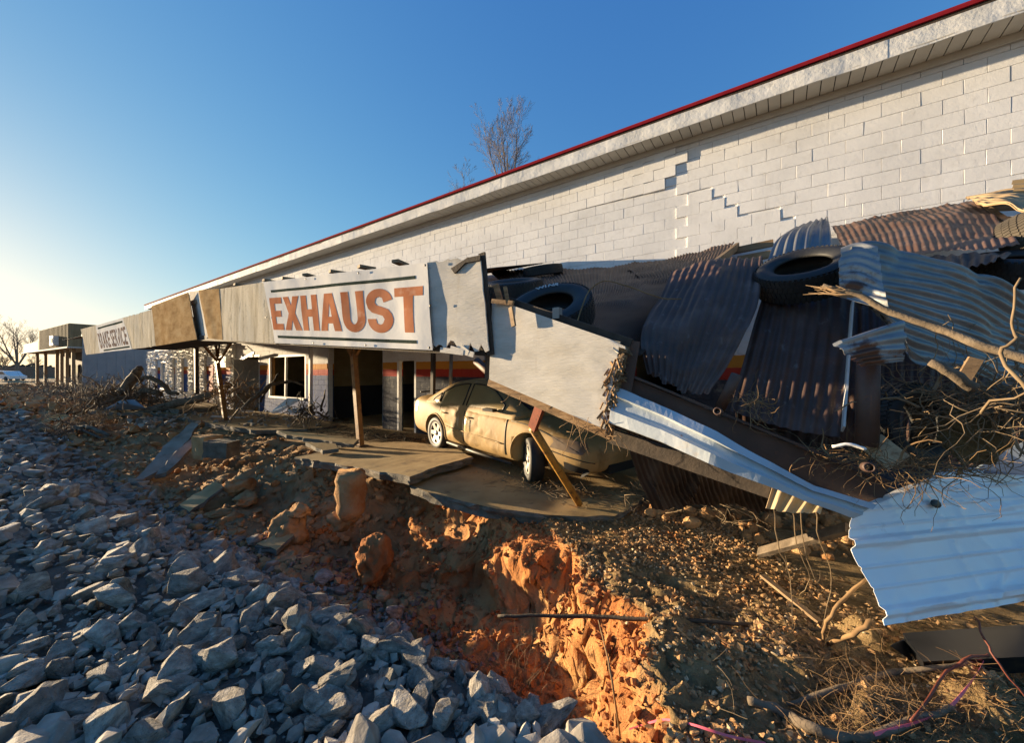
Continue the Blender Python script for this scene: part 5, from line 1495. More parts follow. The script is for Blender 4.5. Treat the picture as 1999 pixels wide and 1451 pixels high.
        # wheel arch lip, sill strip, mirror stub
        for cx_, r in ((1.13, .395), (3.94, .41)):
            m_ = MB(); m_.tube([side_pt(cx_ + r * math.cos(R(a)), .34 + r * math.sin(R(a)), BV, .004, side) for a in range(-12, 193, 8)], .016, 6); m_.build('arch_lip', M['mud_car'], root)
        m_ = MB(); m_.tube([(1.55, side * .86, .20), (2.5, side * .875, .185), (3.5, side * .86, .18)], [.03, .035, .03], 8); m_.build('sill_strip', M['car_black'], root)
        m_ = MB(); m_.box((3.05, side * .97, 1.0), (.22, .12, .045), Matrix.Rotation(.2, 3, 'Z')); m_.box((3.1, side * .9, .98), (.06, .1, .03)); m_.build('mirror_stub', M['car_black'], root)
        m_ = MB(); pts = []
        for j, zz in enumerate((.60, .68, .75)):
            for i in range(9):
                x = 4.42 + .5 * i / 8 - .06 * abs(j - 1); pts.append(side_pt(x, zz - .04 * i / 8, BV, .012, side))
        m_.grid(pts, 9, 3); m_.build('headlight', M['lamp_clear'], root)
        m_ = MB(); m_.tube([side_pt(4.32 + k * .085, .56 - .012 * k, BV, .004, side) for k in range(9)], .008, 4); m_.build('bumper_seam', M['car_black'], root)
        m_ = MB(); m_.tube([side_pt(3.5 + k * .12, .86 - .0065 * k * k * .35, BV, .005, side) for k in range(12)], .008, 4); m_.build('bonnet_gap', M['car_black'], root)
        m_ = MB(); m_.grid([side_pt(4.6 + .32 * i / 5, zz - .012 * i, BV, .006, side) for zz in (.34, .39, .44) for i in range(6)], 6, 3); m_.build('fog_lamp_opening', M['black'], root)
        pts = []
        for zz in (.70, .80, .92):
            for i in range(6): pts.append(side_pt(.05 + .28 * i / 5, zz, BV, .01, side))
        m_ = MB(); m_.grid(pts, 6, 3); m_.build('tail_light', M['lamp_red'], root)
    # windscreen, rear window, bonnet line, grille opening, spoiler lip
    def top_pt(x, y, off): 
        h = BC.ray_cast(Vector((x, y, 3)), Vector((0, 0, -1)))
        return (h[0] + h[1] * off) if h[0] is not None else Vector((x, y, 1))
    for nm, x0, x1, mt in (('windscreen', 2.78, 3.6, 'glass'), ('rear_window', .66, 1.42, 'mud_glass')):
        m_ = MB(); m_.grid([top_pt(x0 + (x1 - x0) * i / 9, -.58 + 1.16 * j / 9, .008) for j in range(10) for i in range(10)], 10, 10); m_.build(nm, M[mt], root)
    m_ = MB(); m_.box((5.0, 0, .36), (.16, .95, .12)); m_.build('bumper_opening', M['black'], root)
    m_ = MB(); m_.tube([(.08, -.7, 1.1), (.04, 0, 1.13), (.08, .7, 1.1)], .018, 6); m_.build('boot_lip', M['car_black'], root)
    # wheels
    def wheel(cx_, cy_, turn, label=None):
        wm = Matrix.Translation((cx_, cy_, .33)) @ Matrix.Rotation(turn, 4, 'Z') @ Matrix.Rotation(R(90) if cy_ < 0 else R(-90), 4, 'X')
        ty = MB(); ty.lathe([(.22, -.09), (.24, -.105), (.30, -.11), (.325, -.085), (.33, 0), (.325, .085), (.30, .11), (.24, .105), (.22, .09)], 40, wm, True)
        w = ty.build('wheel', M['rubber'], root)
        rm = MB(); rm.lathe([(.0, .03), (.2, .03)], 40, wm); rm.lathe([(.195, .02), (.235, .095), (.225, .1), (.2, .085)], 40, wm)
        rm.build('rim', M['car_black'], w)
        sp = MB()
        for kk in range(6):
            a = kk * math.pi / 3
            rr = Matrix.Rotation(a, 4, 'Z')
            sp.prism([wm @ (rr @ Vector(q)) for q in ((.03, -.05, .075), (.215, -.036, .092), (.215, .036, .092), (.03, .05, .075))], (wm.to_3x3() @ Vector((0, 0, -.03))))
        sp.lathe([(0, .1), (.045, .098), (.055, .08), (.055, .04)], 20, wm); sp.lathe([(.2, .09), (.235, .097), (.24, .09), (.2, .07)], 40, wm)
        sp.build('spokes', M['wheel'], w)
        return w
    wheel(1.13, -.80, 0); wheel(3.94, -.80, R(-32)); wheel(1.13, .80, 0); wheel(3.94, .80, R(-32))
    return root
car = build_car()
# ------------------------------------------------------------------ loose debris on the right
def branch(name, pts, rads, mat, label, cat='branch', n=10, wob=.006, sub=4, twigs=0, seed=0):
    P = [Vector(p) for p in pts]
    out, rr = [], []
    for i in range(len(P) - 1):
        for k in range(sub):
            t = k / sub
            p0, p1, p2, p3 = P[max(i - 1, 0)], P[i], P[i + 1], P[min(i + 2, len(P) - 1)]
            q = .5 * (2 * p1 + (p2 - p0) * t + (2 * p0 - 5 * p1 + 4 * p2 - p3) * t * t + (3 * p1 - p0 - 3 * p2 + p3) * t ** 3)
            out.append(q + Vector((jit(wob), jit(wob), jit(wob)))); rr.append((rads[i] * (1 - t) + rads[i + 1] * t) * random.uniform(.9, 1.1))
    out.append(P[-1]); rr.append(rads[-1])
    mb = MB(); mb.tube(out, rr, n)
    for _ in range(twigs):
        mb.tube(wisp(random.choice(out), 5, random.uniform(.1, .3), drop=0), [.004, .0035, .003, .003, .002, .0015], 4)
    o = mb.build(name, M[mat], None)
    return tag(o, label, cat)
# crumpled white sheet: flat pans with raised ribs that run across the picture
def crumpled():
    TL, TR, BR, BL = PD(1648, 925, 2.34), PD(2060, 905, 2.82), PD(2060, 1165, 2.24), PD(1690, 1226, 1.92)
    nu, nv = 70, 130
    nrm = (TR - TL).cross(BL - TL).normalized()
    if nrm.dot(CAM - TL) < 0: nrm = -nrm
    def prof(w):
        return sum(h * min(1, max(0, 1.7 - abs(w - c) / wd)) for c, wd, h in ((.05, .02, .012), (.17, .007, .008), (.28, .007, .008), (.40, .007, .008), (.50, .022, .032), (.66, .007, .008), (.79, .007, .008), (.93, .022, .03)))
    pts = []
    for j in range(nv):
        for i in range(nu):
            u, v = i / (nu - 1), j / (nv - 1)
            cut = float(I(u, [0, .1, .22, .36, .40, .44, 1], [.27, .22, .14, .07, .03, .0, .0]))      # slanting tear at the upper left
            w = cut + v * (1 - cut)
            lead = .015 * math.sin(w * 9) + .09 * max(0, w - .5) ** 1.6 * 2
            p = bil([TL, TR, BR, BL], lead * (1 - u) + u, w)
            q = np.array([[p.x * 2.2, p.y * 2.2, p.z * 2.2]])
            d = prof(w) * (1 - .5 * max(0, fbm(q * 1.5, 2, 8)[0])) + .012 * fbm(q * .7, 2, 6)[0] + .010 * abs(fbm(q * 1.1, 2, 16)[0])
            d += .016 * (1 - abs(fbm(q * 1.0 + 5.5, 2, 26)[0])) ** 9 + .012 * (1 - abs(fbm(q * .8 + 9.5, 2, 36)[0])) ** 12
            d += .05 * max(0, u - .55) * max(0, w - .6)
            if v < .04: d -= .03 * (1 - v / .04)                    # torn lip curls back
            if w > .95 and u > .75: d -= .08 * (w - .95) / .05 * (u - .75) * 4
            pts.append(p + nrm * d)
    mb = MB(); mb.grid(pts, nu, nv)
    o = solid(mb.build('crumpled_sheet', M['white_metal'], None), .0015)
    tag(o, 'crumpled white ribbed metal sheet at the right edge', 'metal sheet')
    h = TL.lerp(TR, .35).lerp(BL.lerp(BR, .35), .28)
    m_ = MB(); m_.lathe([(0, .004), (.03, .004), (.045, -.004)], 9, Matrix.Translation(h + nrm * .035) @ nrm.to_track_quat('Z', 'Y').to_matrix().to_4x4() @ Matrix.Scale(.6, 4, (0, 1, 0)))
    m_.build('torn_hole', M['car_black'], o)
crumpled()
# black hollow board on the ground under it
bb = [PG(1738, 1262, .12), PG(1800, 1236, .12), PD(2060, 1212, 2.35), PD(2060, 1252, 2.1)]
m_ = MB(); a, b = PD(1785, 1278, 2.28), PD(2080, 1262, 2.05)
m_.bar(a, b, .17, .12, Vector((.1, -.35, 1))); tag(m_.build('black_board', M['black_board'], None), 'muddy black plastic beam lying under the crumpled white sheet', 'beam')
m_ = MB(); m_.prism([PD(1738, 1262, 2.3), PD(1790, 1240, 2.42), PD(1792, 1300, 2.3)], (.02, .04, 0)); tag(m_.build('broken_tip', M['black_board'], None), 'broken pointed tip of the black plastic beam', 'plastic piece')
m_ = MB()
sh = [PD(1905, 918, 2.6), PD(1960, 880, 2.65), PD(2050, 845, 2.6), PD(2050, 930, 2.45), PD(1925, 925, 2.55)]
m_.prism(sh, (.0, .03, .0)); tag(m_.build('blue_sheet', M['blue_sheet'], None), 'smooth blue grey sheet standing behind the crumpled white sheet', 'sheet')
branch('broken_branch', [PY(1606, 558, 3.0), PY(1680, 578, 2.98), PY(1740, 610, 2.95), PY(1830, 640, 2.9), PY(1920, 675, 2.85), PY(2050, 715, 2.8)], [.012, .016, .018, .02, .021, .023], 'bark', 'long pale broken branch lying across the galvanised sheet', n=10, wob=.003)
m_ = MB()
for _ in range(26):
    p = PY(1640 + jit(22), 570 + jit(7), 2.98); m_.tube([p + Vector((.05, .0, -.02)), p, p + Vector((-random.uniform(.05, .16), jit(.03), random.uniform(.0, .05)))], [.006, .005, .001], 4)
tag(m_.build('splintered_end', M['lumber'], None), 'frayed splintered end of the long pale branch', 'wood splinters', None, 'stuff')
branch('branch_stub', [PY(1818, 708, 2.7), PY(1860, 730, 2.7), PY(1902, 758, 2.75)], [.017, .023, .026], 'bark', 'short thick pale branch stub above the tangled roots', n=12)
m_ = MB(); m_.bar(PY(1878, 745, 2.85), PY(1905, 700, 2.85), .05, .025, Vector((0, -1, 0))); tag(m_.build('wood_block', M['lumber'], None), 'short sawn piece of wood leaning behind the branch stub', 'wood block')
branch('branch', [PY(1990, 545, 2.6), PY(1975, 620, 2.6), PY(1985, 660, 2.6), PY(1955, 690, 2.6), PY(1985, 740, 2.6), PY(2020, 770, 2.6)], [.004, .005, .006, .007, .009, .010], 'twig', 'thin grey branch hanging at the right edge over the galvanised sheet', n=7)
branch('branch', [PY(1115, 660, 2.95), PY(1140, 590, 3.1), PY(1150, 568, 3.2), PY(1178, 549, 3.25), PY(1230, 560, 3.2), PY(1290, 582, 3.15), PY(1330, 583, 3.1)], [.006, .0065, .006, .006, .006, .006, .004], 'straw', 'thin pale stick curving over the brown roof sheet', n=7, wob=.003)
# tangle of roots, straw and foam
c0 = PY(1930, 785, 3.2)
def blob_tangle(name, c, ext, n, l, r, mat, label, seed):
    random.seed(seed)
    mb = MB()
    for _ in range(n):
        p = c + Vector((random.gauss(0, ext[0]), random.gauss(0, ext[1]), random.gauss(0, ext[2])))
        k = random.randint(5, 9); d = Vector((jit(1), jit(.6), jit(.7))).normalized(); pts = [p]
        L = random.uniform(*l)
        for i in range(k):
            d = (d + Vector((jit(.55), jit(.55), jit(.55)))).normalized(); pts.append(pts[-1] + d * L / k)
        r0 = random.uniform(*r) * (2.6 if random.random() < .06 else 1)
        mb.tube(pts, [r0 * (1 - .6 * i / k) for i in range(k + 1)], 4, False)
    return tag(mb.build(name, M[mat], None), label, 'tangle', None, 'stuff')
blob_tangle('root_tangle', c0 + Vector((.05, 0, -.02)), (.16, .12, .085), 400, (.12, .5), (.0018, .0045), 'twig', 'tangled roots and dry grass caught under the galvanised sheet', 3)
blob_tangle('straw_tangle', PY(1760, 905, 3.05), (.2, .1, .018), 260, (.1, .35), (.0014, .003), 'straw', 'dry straw and twigs caught on the steel beam', 4)
blob_tangle('root_tangle', PY(1470, 790, 2.95), (.05, .05, .04), 60, (.08, .2), (.0015, .003), 'straw', 'wisps of straw caught round the pipe end on the beam', 6)
V, Fa = clod_template(77, 4, (1.1, .7, 1.05), .25)
V = V * np.array([.24, .2, .3]) + fbm(V * 5, 4, 3)[:, None] * .02
o = np_obj('foam_lump', V, Fa, M['insulation'], None, True); o.location = PY(1897, 850, 3.3); tag(o, 'muddy yellow foam lump inside the root tangle', 'foam lump')
branch('white_pipe', [PY(1625, 872, 2.6), PY(1660, 868, 2.6), PY(1690, 878, 2.6)], [.008, .009, .008], 'white_paint', 'short white plastic pipe lying in the straw on the beam', 'pipe', wob=.002)
m_ = MB(); m_.bar(PY(1700, 862, 3.1), PY(1755, 905, 3.05), .13, .03, Vector((0, -1, .2))); tag(m_.build('pale_board', M['tan_sheet'], None), 'pale board catching the sun below the upright tyre', 'board')
# lower right: planks, branches, tape on the earth ledge
def gp(x, y, lift=.02):
    """point on the ground surface under a place seen in the photo"""
    h = GB.ray_cast(CAM, ray(x, y).normalized())
    p = h[0] if h[0] is not None else PG(x, y, 0)
    return p + Vector((0, 0, lift))
a, b = gp(1482, 1088, .04), PD(1655, 1032, 2.9)
m_ = MB(); m_.bar(a, b, .085, .04, Vector((.2, -.6, .8))); pl = m_.build('plank', M['bark'], None); tag(pl, 'reddish brown plank leaning up to the crumpled white sheet', 'plank')
m_ = MB(); m_.bar(gp(1488, 1136, .05), gp(1602, 1222, .02), .045, .02); tag(m_.build('plank', M['lumber'], None), 'thin split lath lying on the earth ledge', 'plank')
branch('branch', [PD(972, 1204, 3.05), PD(1060, 1203, 2.98), PD(1170, 1205, 2.88), PD(1240, 1209, 2.78), PD(1330, 1210, 2.68), PD(1430, 1217, 2.6), gp(1610, 1238, .02)], [.012, .014, .015, .016, .016, .013, .008], 'bark_dark', 'long dark branch lying across the cliff edge of the ledge', n=9, wob=.004)
branch('branch', [PD(1690, 1130, 2.2), PD(1640, 1180, 2.2), PD(1610, 1225, 2.25), gp(1606, 1260), gp(1610, 1300)], [.009, .010, .010, .008, .004], 'straw', 'pale forked branch curving out below the crumpled white sheet', n=8)
branch('branch', [PD(1705, 1212, 2.1), PD(1665, 1238, 2.15), gp(1618, 1264, .02)], [.013, .013, .014], 'straw', 'short pale stick pointing out from under the white sheet corner', n=8)
branch('branch', [gp(1460, 1380, .03), gp(1530, 1405, .03), gp(1590, 1440, .03), gp(1680, 1455, .03), gp(1780, 1425, .04), gp(1860, 1395, .04)], [.02, .024, .024, .02, .018, .012], 'bark', 'thick grey root half buried at the bottom edge', n=10)
branch('branch', [gp(1535, 1385, .02), gp(1640, 1360, .04), gp(1720, 1335, .05), gp(1860, 1322, .06), gp(1990, 1295, .06)], [.010, .017, .018, .012, .008], 'bark', 'long brown root lying on the dry grass below the black beam', n=9)
branch('branch', [gp(1780, 1450, .1), gp(1850, 1360, .12), gp(1900, 1322, .1), gp(1985, 1300, .1)], [.006, .007, .007, .005], 'red_post', 'thin reddish stem crossing the pink tape', n=7)
branch('branch', [PD(1905, 1205, 1.9), PD(1930, 1262, 1.85), PD(1960, 1310, 1.8), PD(2010, 1370, 1.75)], [.004, .005, .005, .005], 'red_post', 'thin reddish stem in front of the black beam', n=6)
branch('branch', [gp(1210, 1445, .03), PD(1195, 1330, 2.1), PD(1180, 1260, 2.4), PD(1168, 1212, 2.6)], [.006, .006, .005, .004], 'straw', 'straight pale cane leaning against the clay cliff', n=7, wob=.002)
for k, (x0, y0) in enumerate(((1508, 1000), (1545, 1000), (1560, 1010), (1590, 1000))):
    branch('vine', [PD(x0, y0 - 30, 2.5), PD(x0 + 10, y0 + 60, 2.55), PD(x0 + 35, y0 + 130, 2.6), gp(x0 + 40 - 25 * (k % 2), y0 + 230 - 60 * (k % 3), .02)], [.003, .0035, .003, .002], 'twig',
           ['leftmost', 'second', 'third', 'rightmost'][k] + ' thin vine hanging below the small tan corrugated piece', 'vine', n=5)
def tape(pts, w, label):
    P = [Vector(p) for p in pts]; vs = []
    out = []
    for i in range(len(P) - 1):
        for k in range(8):
            t = k / 8; p0, p1, p2, p3 = P[max(i - 1, 0)], P[i], P[i + 1], P[min(i + 2, len(P) - 1)]
            out.append(.5 * (2 * p1 + (p2 - p0) * t + (2 * p0 - 5 * p1 + 4 * p2 - p3) * t * t + (3 * p1 - p0 - 3 * p2 + p3) * t ** 3))
    for i, p in enumerate(out):
        a = .9 * math.sin(i * .35); d = Vector((.35 * math.sin(a), .2 * math.cos(a), math.cos(a))).normalized() * w / 2
        vs += [p + d, p - d]
    m_ = MB(); m_.add(vs, [(2 * i, 2 * i + 1, 2 * i + 3, 2 * i + 2) for i in range(len(out) - 1)], True)
    return tag(solid(m_.build('flagging_tape', M['tape'], None), .0008), label, 'tape')
tape([gp(1922, 1310, .06), gp(1895, 1360, .07), gp(1850, 1408, .06), gp(1790, 1432, .05), gp(1700, 1458, .05)], .016, 'bright pink flagging tape across the dry grass')
tape([gp(1228, 1432, .02), gp(1262, 1425, .03), gp(1300, 1418, .03), gp(1350, 1428, .03), gp(1420, 1446, .02), gp(1500, 1462, .02)], .011, 'pale pink twisted tape over the cliff edge at the bottom')
# dry grass and twigs on the ledge, in the gully and on the slabs
def litter(name, n, region, l, r, mat, label, lift=.012, rise=.5, seed=1, sides=3):
    random.seed(seed); mb = MB(); c = 0; tries = 0
    while c < n and tries < n * 5:
        tries += 1
        x, y = region(); h, nn = ground_hit(x, y)
        vis, dep = in_view(h, 40)
        if not vis: continue
        c += 1
        p = h + Vector((0, 0, lift)); L = random.uniform(*l); k = 4
        d = Vector((jit(1), jit(1), random.random() * rise)).normalized(); pts = [p]
        for i in range(k):
            d = (d + Vector((jit(.4), jit(.4), jit(.3) - .08))).normalized(); pts.append(pts[-1] + d * L / k)
        r0 = random.uniform(*r)
        mb.tube(pts, [r0 * (1 - .15 * i) for i in range(k + 1)], sides, False)
    return tag(mb.build(name, M[mat], None), label, 'litter', None, 'stuff')
def reg_grass():
    while True:
        x, y = random.uniform(-.25, 2.2), random.uniform(1.0, 3.6)
        if random.random() < sstep((x + .15) / .7) * sstep((3.4 - y) / 1.2): return x, y
litter('dry_grass', 3400, reg_grass, (.05, .22), (.0009, .0022), 'straw', 'dry straw coloured grass and stems covering the ledge at the lower right', seed=2)
litter('twig_litter', 260, reg_plateau, (.05, .2), (.001, .0025), 'twig', 'small dry twigs on the gravel ledge', seed=3)
def reg_bush(): return random.gauss(-1.95, .12), random.gauss(2.75, .12)
litter('dry_weed', 60, reg_bush, (.2, .55), (.0015, .003), 'twig', 'leafless dry weed growing at the foot of the clay cliff', rise=3, seed=4)
def flat_litter(name, n, c, ext, z, l, r, mat, label, seed):
    random.seed(seed); mb = MB()
    for _ in range(n):
        p = Vector((c[0] + random.gauss(0, ext[0]), c[1] + random.gauss(0, ext[1]), z + random.random() ** 2 * .05)); d = Vector((jit(1), jit(1), jit(.25))).normalized(); pts = [p]; L = random.uniform(*l)
        for i in range(4):
            d = (d + Vector((jit(.4), jit(.4), jit(.2)))).normalized(); q = pts[-1] + d * L / 4; q.z = max(q.z, z); pts.append(q)
        r0 = random.uniform(*r); mb.tube(pts, [r0] * 5, 3, False)
    return tag(mb.build(name, M[mat], None), label, 'litter', None, 'stuff')
pc = PG(1060, 950, .03); flat_litter('twig_litter', 260, (pc.x, pc.y), (.5, .2), .035, (.06, .3), (.0015, .004), 'twig', 'dry twigs washed up round the front wheel of the car', 5)
pc = PG(1130, 965, .03); flat_litter('twig_litter', 160, (pc.x, pc.y), (.12, .08), .035, (.05, .25), (.0012, .003), 'straw', 'reddish pine straw at the foot of the bent yellow post', 6)
pc = PG(1300, 970, .03); flat_litter('twig_litter', 420, (pc.x + .2, pc.y), (.45, .2), .03, (.08, .4), (.0015, .004), 'twig', 'twigs and roots along the dark edge under the fallen beam', 7)
pc = PG(780, 858, .03); flat_litter('twig_litter', 500, (pc.x, pc.y), (1.4, .3), .02, (.06, .4), (.002, .006), 'bark_dark', 'dark wet flood litter on the apron before the garage', 8)
pc = PG(640, 846, .03); flat_litter('twig_litter', 420, (pc.x, pc.y), (1.3, .25), -.08, (.06, .4), (.002, .007), 'bark_dark', 'dark wet flood litter between the slabs', 9)
# dark earth heaped under the fallen roof
def reg_heap(): return random.uniform(-1.4, 2.4), random.uniform(4.6, 7.0)
scatter('dark_clods', M['clod'], 500, reg_heap, (.04, .22), CL, 'dark earth and rubble under the fallen roof', 'clods')
for k in range(5):
    random.seed(60 + k)
    p = PG(1240 + 60 * k, 985 + 8 * k, .1)
    branch('branch', [p + Vector((jit(.3), jit(.1), -.06)), p + Vector((jit(.3), jit(.1), .05)), p + Vector((jit(.5), jit(.15), .12)), p + Vector((jit(.8), jit(.2), .1 + jit(.1)))], [.006, .007, .005, .002], 'twig',
           'dry branching twig at the dark slab edge, ' + ['nearest the bent post', 'second from the bent post', 'middle of five', 'second from the small tan sheet', 'nearest the small tan sheet'][k], n=5, twigs=5)

# ------------------------------------------------------------------ far left: driftwood, neighbours, trees
def log(pts, rads, label, mat='bark'): return branch('driftwood_log', pts, rads, mat, label, 'log', n=9, wob=.03)
log([PD(262, 812, 15.5), PD(330, 792, 15.5), PD(400, 775, 15), PD(448, 752, 14.5)], [.16, .16, .14, .11], 'long driftwood log lying across the stone clad piers')
log([PD(236, 775, 17), PD(258, 742, 17), PD(272, 722, 17), PD(276, 718, 17)], [.25, .22, .15, .08], 'upright broken root stump on the driftwood heap')
log([PD(270, 745, 17), PD(290, 737, 16.8), PD(310, 745, 16.5), PD(330, 765, 16.2), PD(348, 770, 16)], [.07, .09, .1, .1, .06], 'bent grey driftwood branch arching beside the stump')
log([PD(275, 765, 16.5), PD(290, 762, 16.4), PD(312, 770, 16.2)], [.12, .12, .1], 'short pale driftwood log below the arching branch')
log([PD(185, 780, 17), PD(205, 776, 17), PD(222, 780, 17)], [.06, .07, .06], 'thin pale log at the left of the driftwood heap')
log([PD(470, 800, 12), PD(500, 775, 12.2), PD(530, 752, 12.6), PD(565, 745, 13), PD(592, 752, 13)], [.05, .06, .06, .05, .03], 'thin driftwood branch leaning in front of the shop window')
log([PD(508, 785, 12.6), PD(522, 760, 12.6), PD(545, 728, 12.6)], [.03, .03, .02], 'dark thin branch forking up before the shop window', 'bark_dark')
log([PD(140, 835, 13), PD(160, 833, 12.8), PD(185, 838, 12.5), PD(215, 850, 12.2)], [.05, .06, .06, .05], 'curved log below the far slab edge')
log([PD(115, 850, 12.8), PD(150, 838, 12.8), PD(210, 862, 12.2)], [.03, .04, .04], 'straight thin pole below the far slab edge')
blob_tangle('driftwood_tangle', PD(250, 776, 17), (1.2, .7, .2), 330, (.4, 1.4), (.01, .035), 'bark', 'heap of tangled driftwood roots beyond the far slab', 12)
blob_tangle('driftwood_tangle', PD(190, 790, 17.5), (1.2, .6, .14), 150, (.4, 1.4), (.008, .03), 'twig', 'low heap of sticks left of the driftwood stump', 13)
blob_tangle('driftwood_tangle', PD(452, 772, 13.6), (.5, .4, .22), 200, (.3, 1.0), (.005, .02), 'straw', 'brown brush heap behind the leaning orange post', 14)
blob_tangle('driftwood_tangle', PD(128, 842, 12.8), (.5, .4, .16), 170, (.2, .8), (.004, .016), 'bark', 'knot of sticks caught on the bank below the far slab', 15)
blob_tangle('driftwood_tangle', PD(190, 825, 13.4), (.5, .3, .2), 160, (.2, .7), (.004, .014), 'straw', 'brown roots hanging under the far slab corner', 16)
blob_tangle('driftwood_tangle', PD(600, 803, 11.2), (.5, .2, .06), 110, (.2, .8), (.004, .02), 'bark_dark', 'dark sticks and trash below the shop window', 17)
for k, (pl, mt, lab) in enumerate((([(202, 800, 15.5), (235, 782, 15.5), (262, 780, 15.5), (282, 796, 15.2), (240, 786, 15)], 'blue_sheet', 'crumpled blue grey sheet on the driftwood heap'),
    ([(528, 805, 11.6), (562, 777, 11.8), (582, 778, 11.8), (540, 803, 11.4)], 'white_metal', 'bent white metal strip lying before the shop window'),
    ([(560, 800, 11.3), (592, 796, 11.4), (597, 803, 11.2), (566, 806, 11.1)], 'white_metal', 'flat white scrap below the shop window'),
    ([(104, 868, 12.4), (112, 855, 12.6), (160, 862, 12.4), (165, 878, 12.2), (125, 882, 12.1)], 'white_metal', 'crumpled shiny scrap under the sticks on the bank'),
    ([(84, 820, 15), (110, 809, 15), (135, 811, 15), (118, 822, 14.6)], 'concrete', 'flat pale plate on the mud in the distance'))):
    m_ = MB(); m_.prism([PD(*q) for q in pl], (.03, .06, -.05)); tag(m_.build('scrap_sheet', M[mt], None), lab, 'scrap')
m_ = MB(); m_.bar(PD(466, 768, 13.2), PD(490, 797, 12.6), .16, .05); tag(m_.build('plank', M['lumber'], None), 'broken plank leaning behind the orange post', 'plank')
m_ = MB(); m_.bar(PD(449, 820, 12.4), PD(468, 797, 12.6), .05, .05); tag(m_.build('plank', M['lumber'], None), 'short stick propped beside the leaning orange post', 'stick')
for k, (px, py, d, lab) in enumerate(((60, 775, 27, 'flood wrack of sticks on the mud nearest the white cars'), (120, 762, 32, 'flood wrack of sticks below the olive fronted shop'), (190, 765, 26, 'flood wrack of sticks below the blue grey wall'), (40, 800, 21, 'flood wrack of sticks along the top of the stone bank'))):
    blob_tangle('flood_wrack', PD(px, py, d), (2.6, 2.2, .12), 240, (.4, 2.2), (.01, .04), ('bark', 'twig')[k % 2], lab, 30 + k)
random.seed(77)
items = []
for k in range(900):
    px, d = random.uniform(-60, 300), random.uniform(18, 50)
    q = PD(px, CY, d); s = random.uniform(.15, .8) * (1.6 if random.random() < .08 else 1)
    items.append((random.randrange(12), rand_rot(1)[0], s, (q.x, q.y, float(I(q.x, [-60, -40, -20], [.0, .05, -.25])) + s * .1)))
V, Fa = merge(ST_LOW, items)
tag(np_obj('far_mud_lumps', V, Fa, M['clod']), 'muddy lumps and broken plates on the flooded ground beyond the slabs', 'rubble', None, 'stuff')
random.seed(91)
for k in range(14):
    q = PG(random.uniform(330, 640), random.uniform(786, 818), .1)
    m_ = MB(); L = random.uniform(.4, 1.3); a = random.uniform(0, 3.14)
    dv = Vector((math.cos(a), math.sin(a), jit(.12))) * L / 2
    m_.bar(q - dv, q + dv, random.uniform(.08, .2), .025, Vector((jit(.3), jit(.3), 1)))
    tag(m_.build('broken_board', M[('lumber', 'plywood', 'concrete_pale')[k % 3]], None), 'broken board lying scattered on the slab before the shop window', 'board', 'boards scattered before the shop window')
items = []
for k in range(260):
    q = PG(random.uniform(240, 660), random.uniform(786, 836), .06)
    items.append((random.randrange(12), rand_rot(1)[0], random.uniform(.05, .3) * random.uniform(.5, 1), (q.x, q.y, .08)))
V, Fa = merge(ST_LOW, items)
tag(np_obj('slab_rubble', V, Fa, M['concrete_pale']), 'small rubble scattered over the long slab before the shop', 'rubble', None, 'stuff')
# blue metal building and the olive fronted shop beyond
nb = thing('blue_metal_building', (-50, 9, 0), 'blue grey metal sided wall of the next building', 'building')
m_ = MB(); x0 = -50.0; y = 6.0; k = 0
while y < 20:
    m_.box((x0 - .1 + (.03 if k % 2 else 0), y + .15, 2.2), (.2, .30, 6.2)); y += .3; k += 1
m_.build('ribbed_siding', M['blue_siding'], nb)['kind'] = 'stuff'
m_ = MB(); m_.box((x0 - 12.2, 15.0, 2.1), (24, 10, 6.0)); m_.build('body', M['blue_siding'], nb)
ol = thing('olive_fronted_shop', (-50, 3.1, 0), 'olive wood fronted shop with overhanging false front and awning', 'building')
YF = 3.55
def fx(px): return PY(px, CY, YF).x
m_ = MB(); m_.box((-60.5, 7.0, 2.5), (20, 3.0, 5.2)); m_.build('wall', M['dark_wood'], ol)
m_ = MB(); m_.box((-56.2, 4.9, 4.85), (12.3, 3.6, 2.0))
for k in range(24): m_.box((-50.3 - k * .5, 3.08, 4.85), (.08, .05, 1.98))
m_.build('false_front', M['olive_siding'], ol)['kind'] = 'stuff'
m_ = MB(); m_.box((-66.5, 4.9, 4.3), (8, 3.6, .95)); m_.build('low_awning', M['olive_siding'], ol)
m_ = MB(); m_.box((-60.2, 4.85, 3.78), (20.6, 3.8, .12)); m_.build('awning_edge', M['ac_grey'], ol)
m_ = MB(); m_.box((-54.3, 2.9, 4.5), (1.3, .35, .85)); s_ = m_.build('wall_sign', M['white_paint'], ol)
m_ = MB(); m_.box((-54.3, 2.71, 4.5), (.8, .02, .5)); m_.build('sign_face', M['red_paint'], s_)
for k, x in enumerate((-51.0, -53.2, -55.2, -57.0, -62, -66)):
    m_ = MB(); m_.box((x, 3.5, 1.85), (.22, .22, 3.75)); m_.build('post', M['lumber'], ol)
for k, x in enumerate((-51.6, -52.9, -54.2, -55.6, -60.5, -62.5, -64.5)):
    m_ = MB(); m_.box((x, 5.45, 1.5), (1.0, .06, 1.9)); w_ = m_.build('window', M['dark_wood'], ol)
    m_ = MB(); m_.box((x, 5.41, 1.5), (.8, .04, 1.7)); m_.build('pane', M['glass'], w_)
ol.location.y = 5.25; ol.rotation_euler.z = R(3.6)
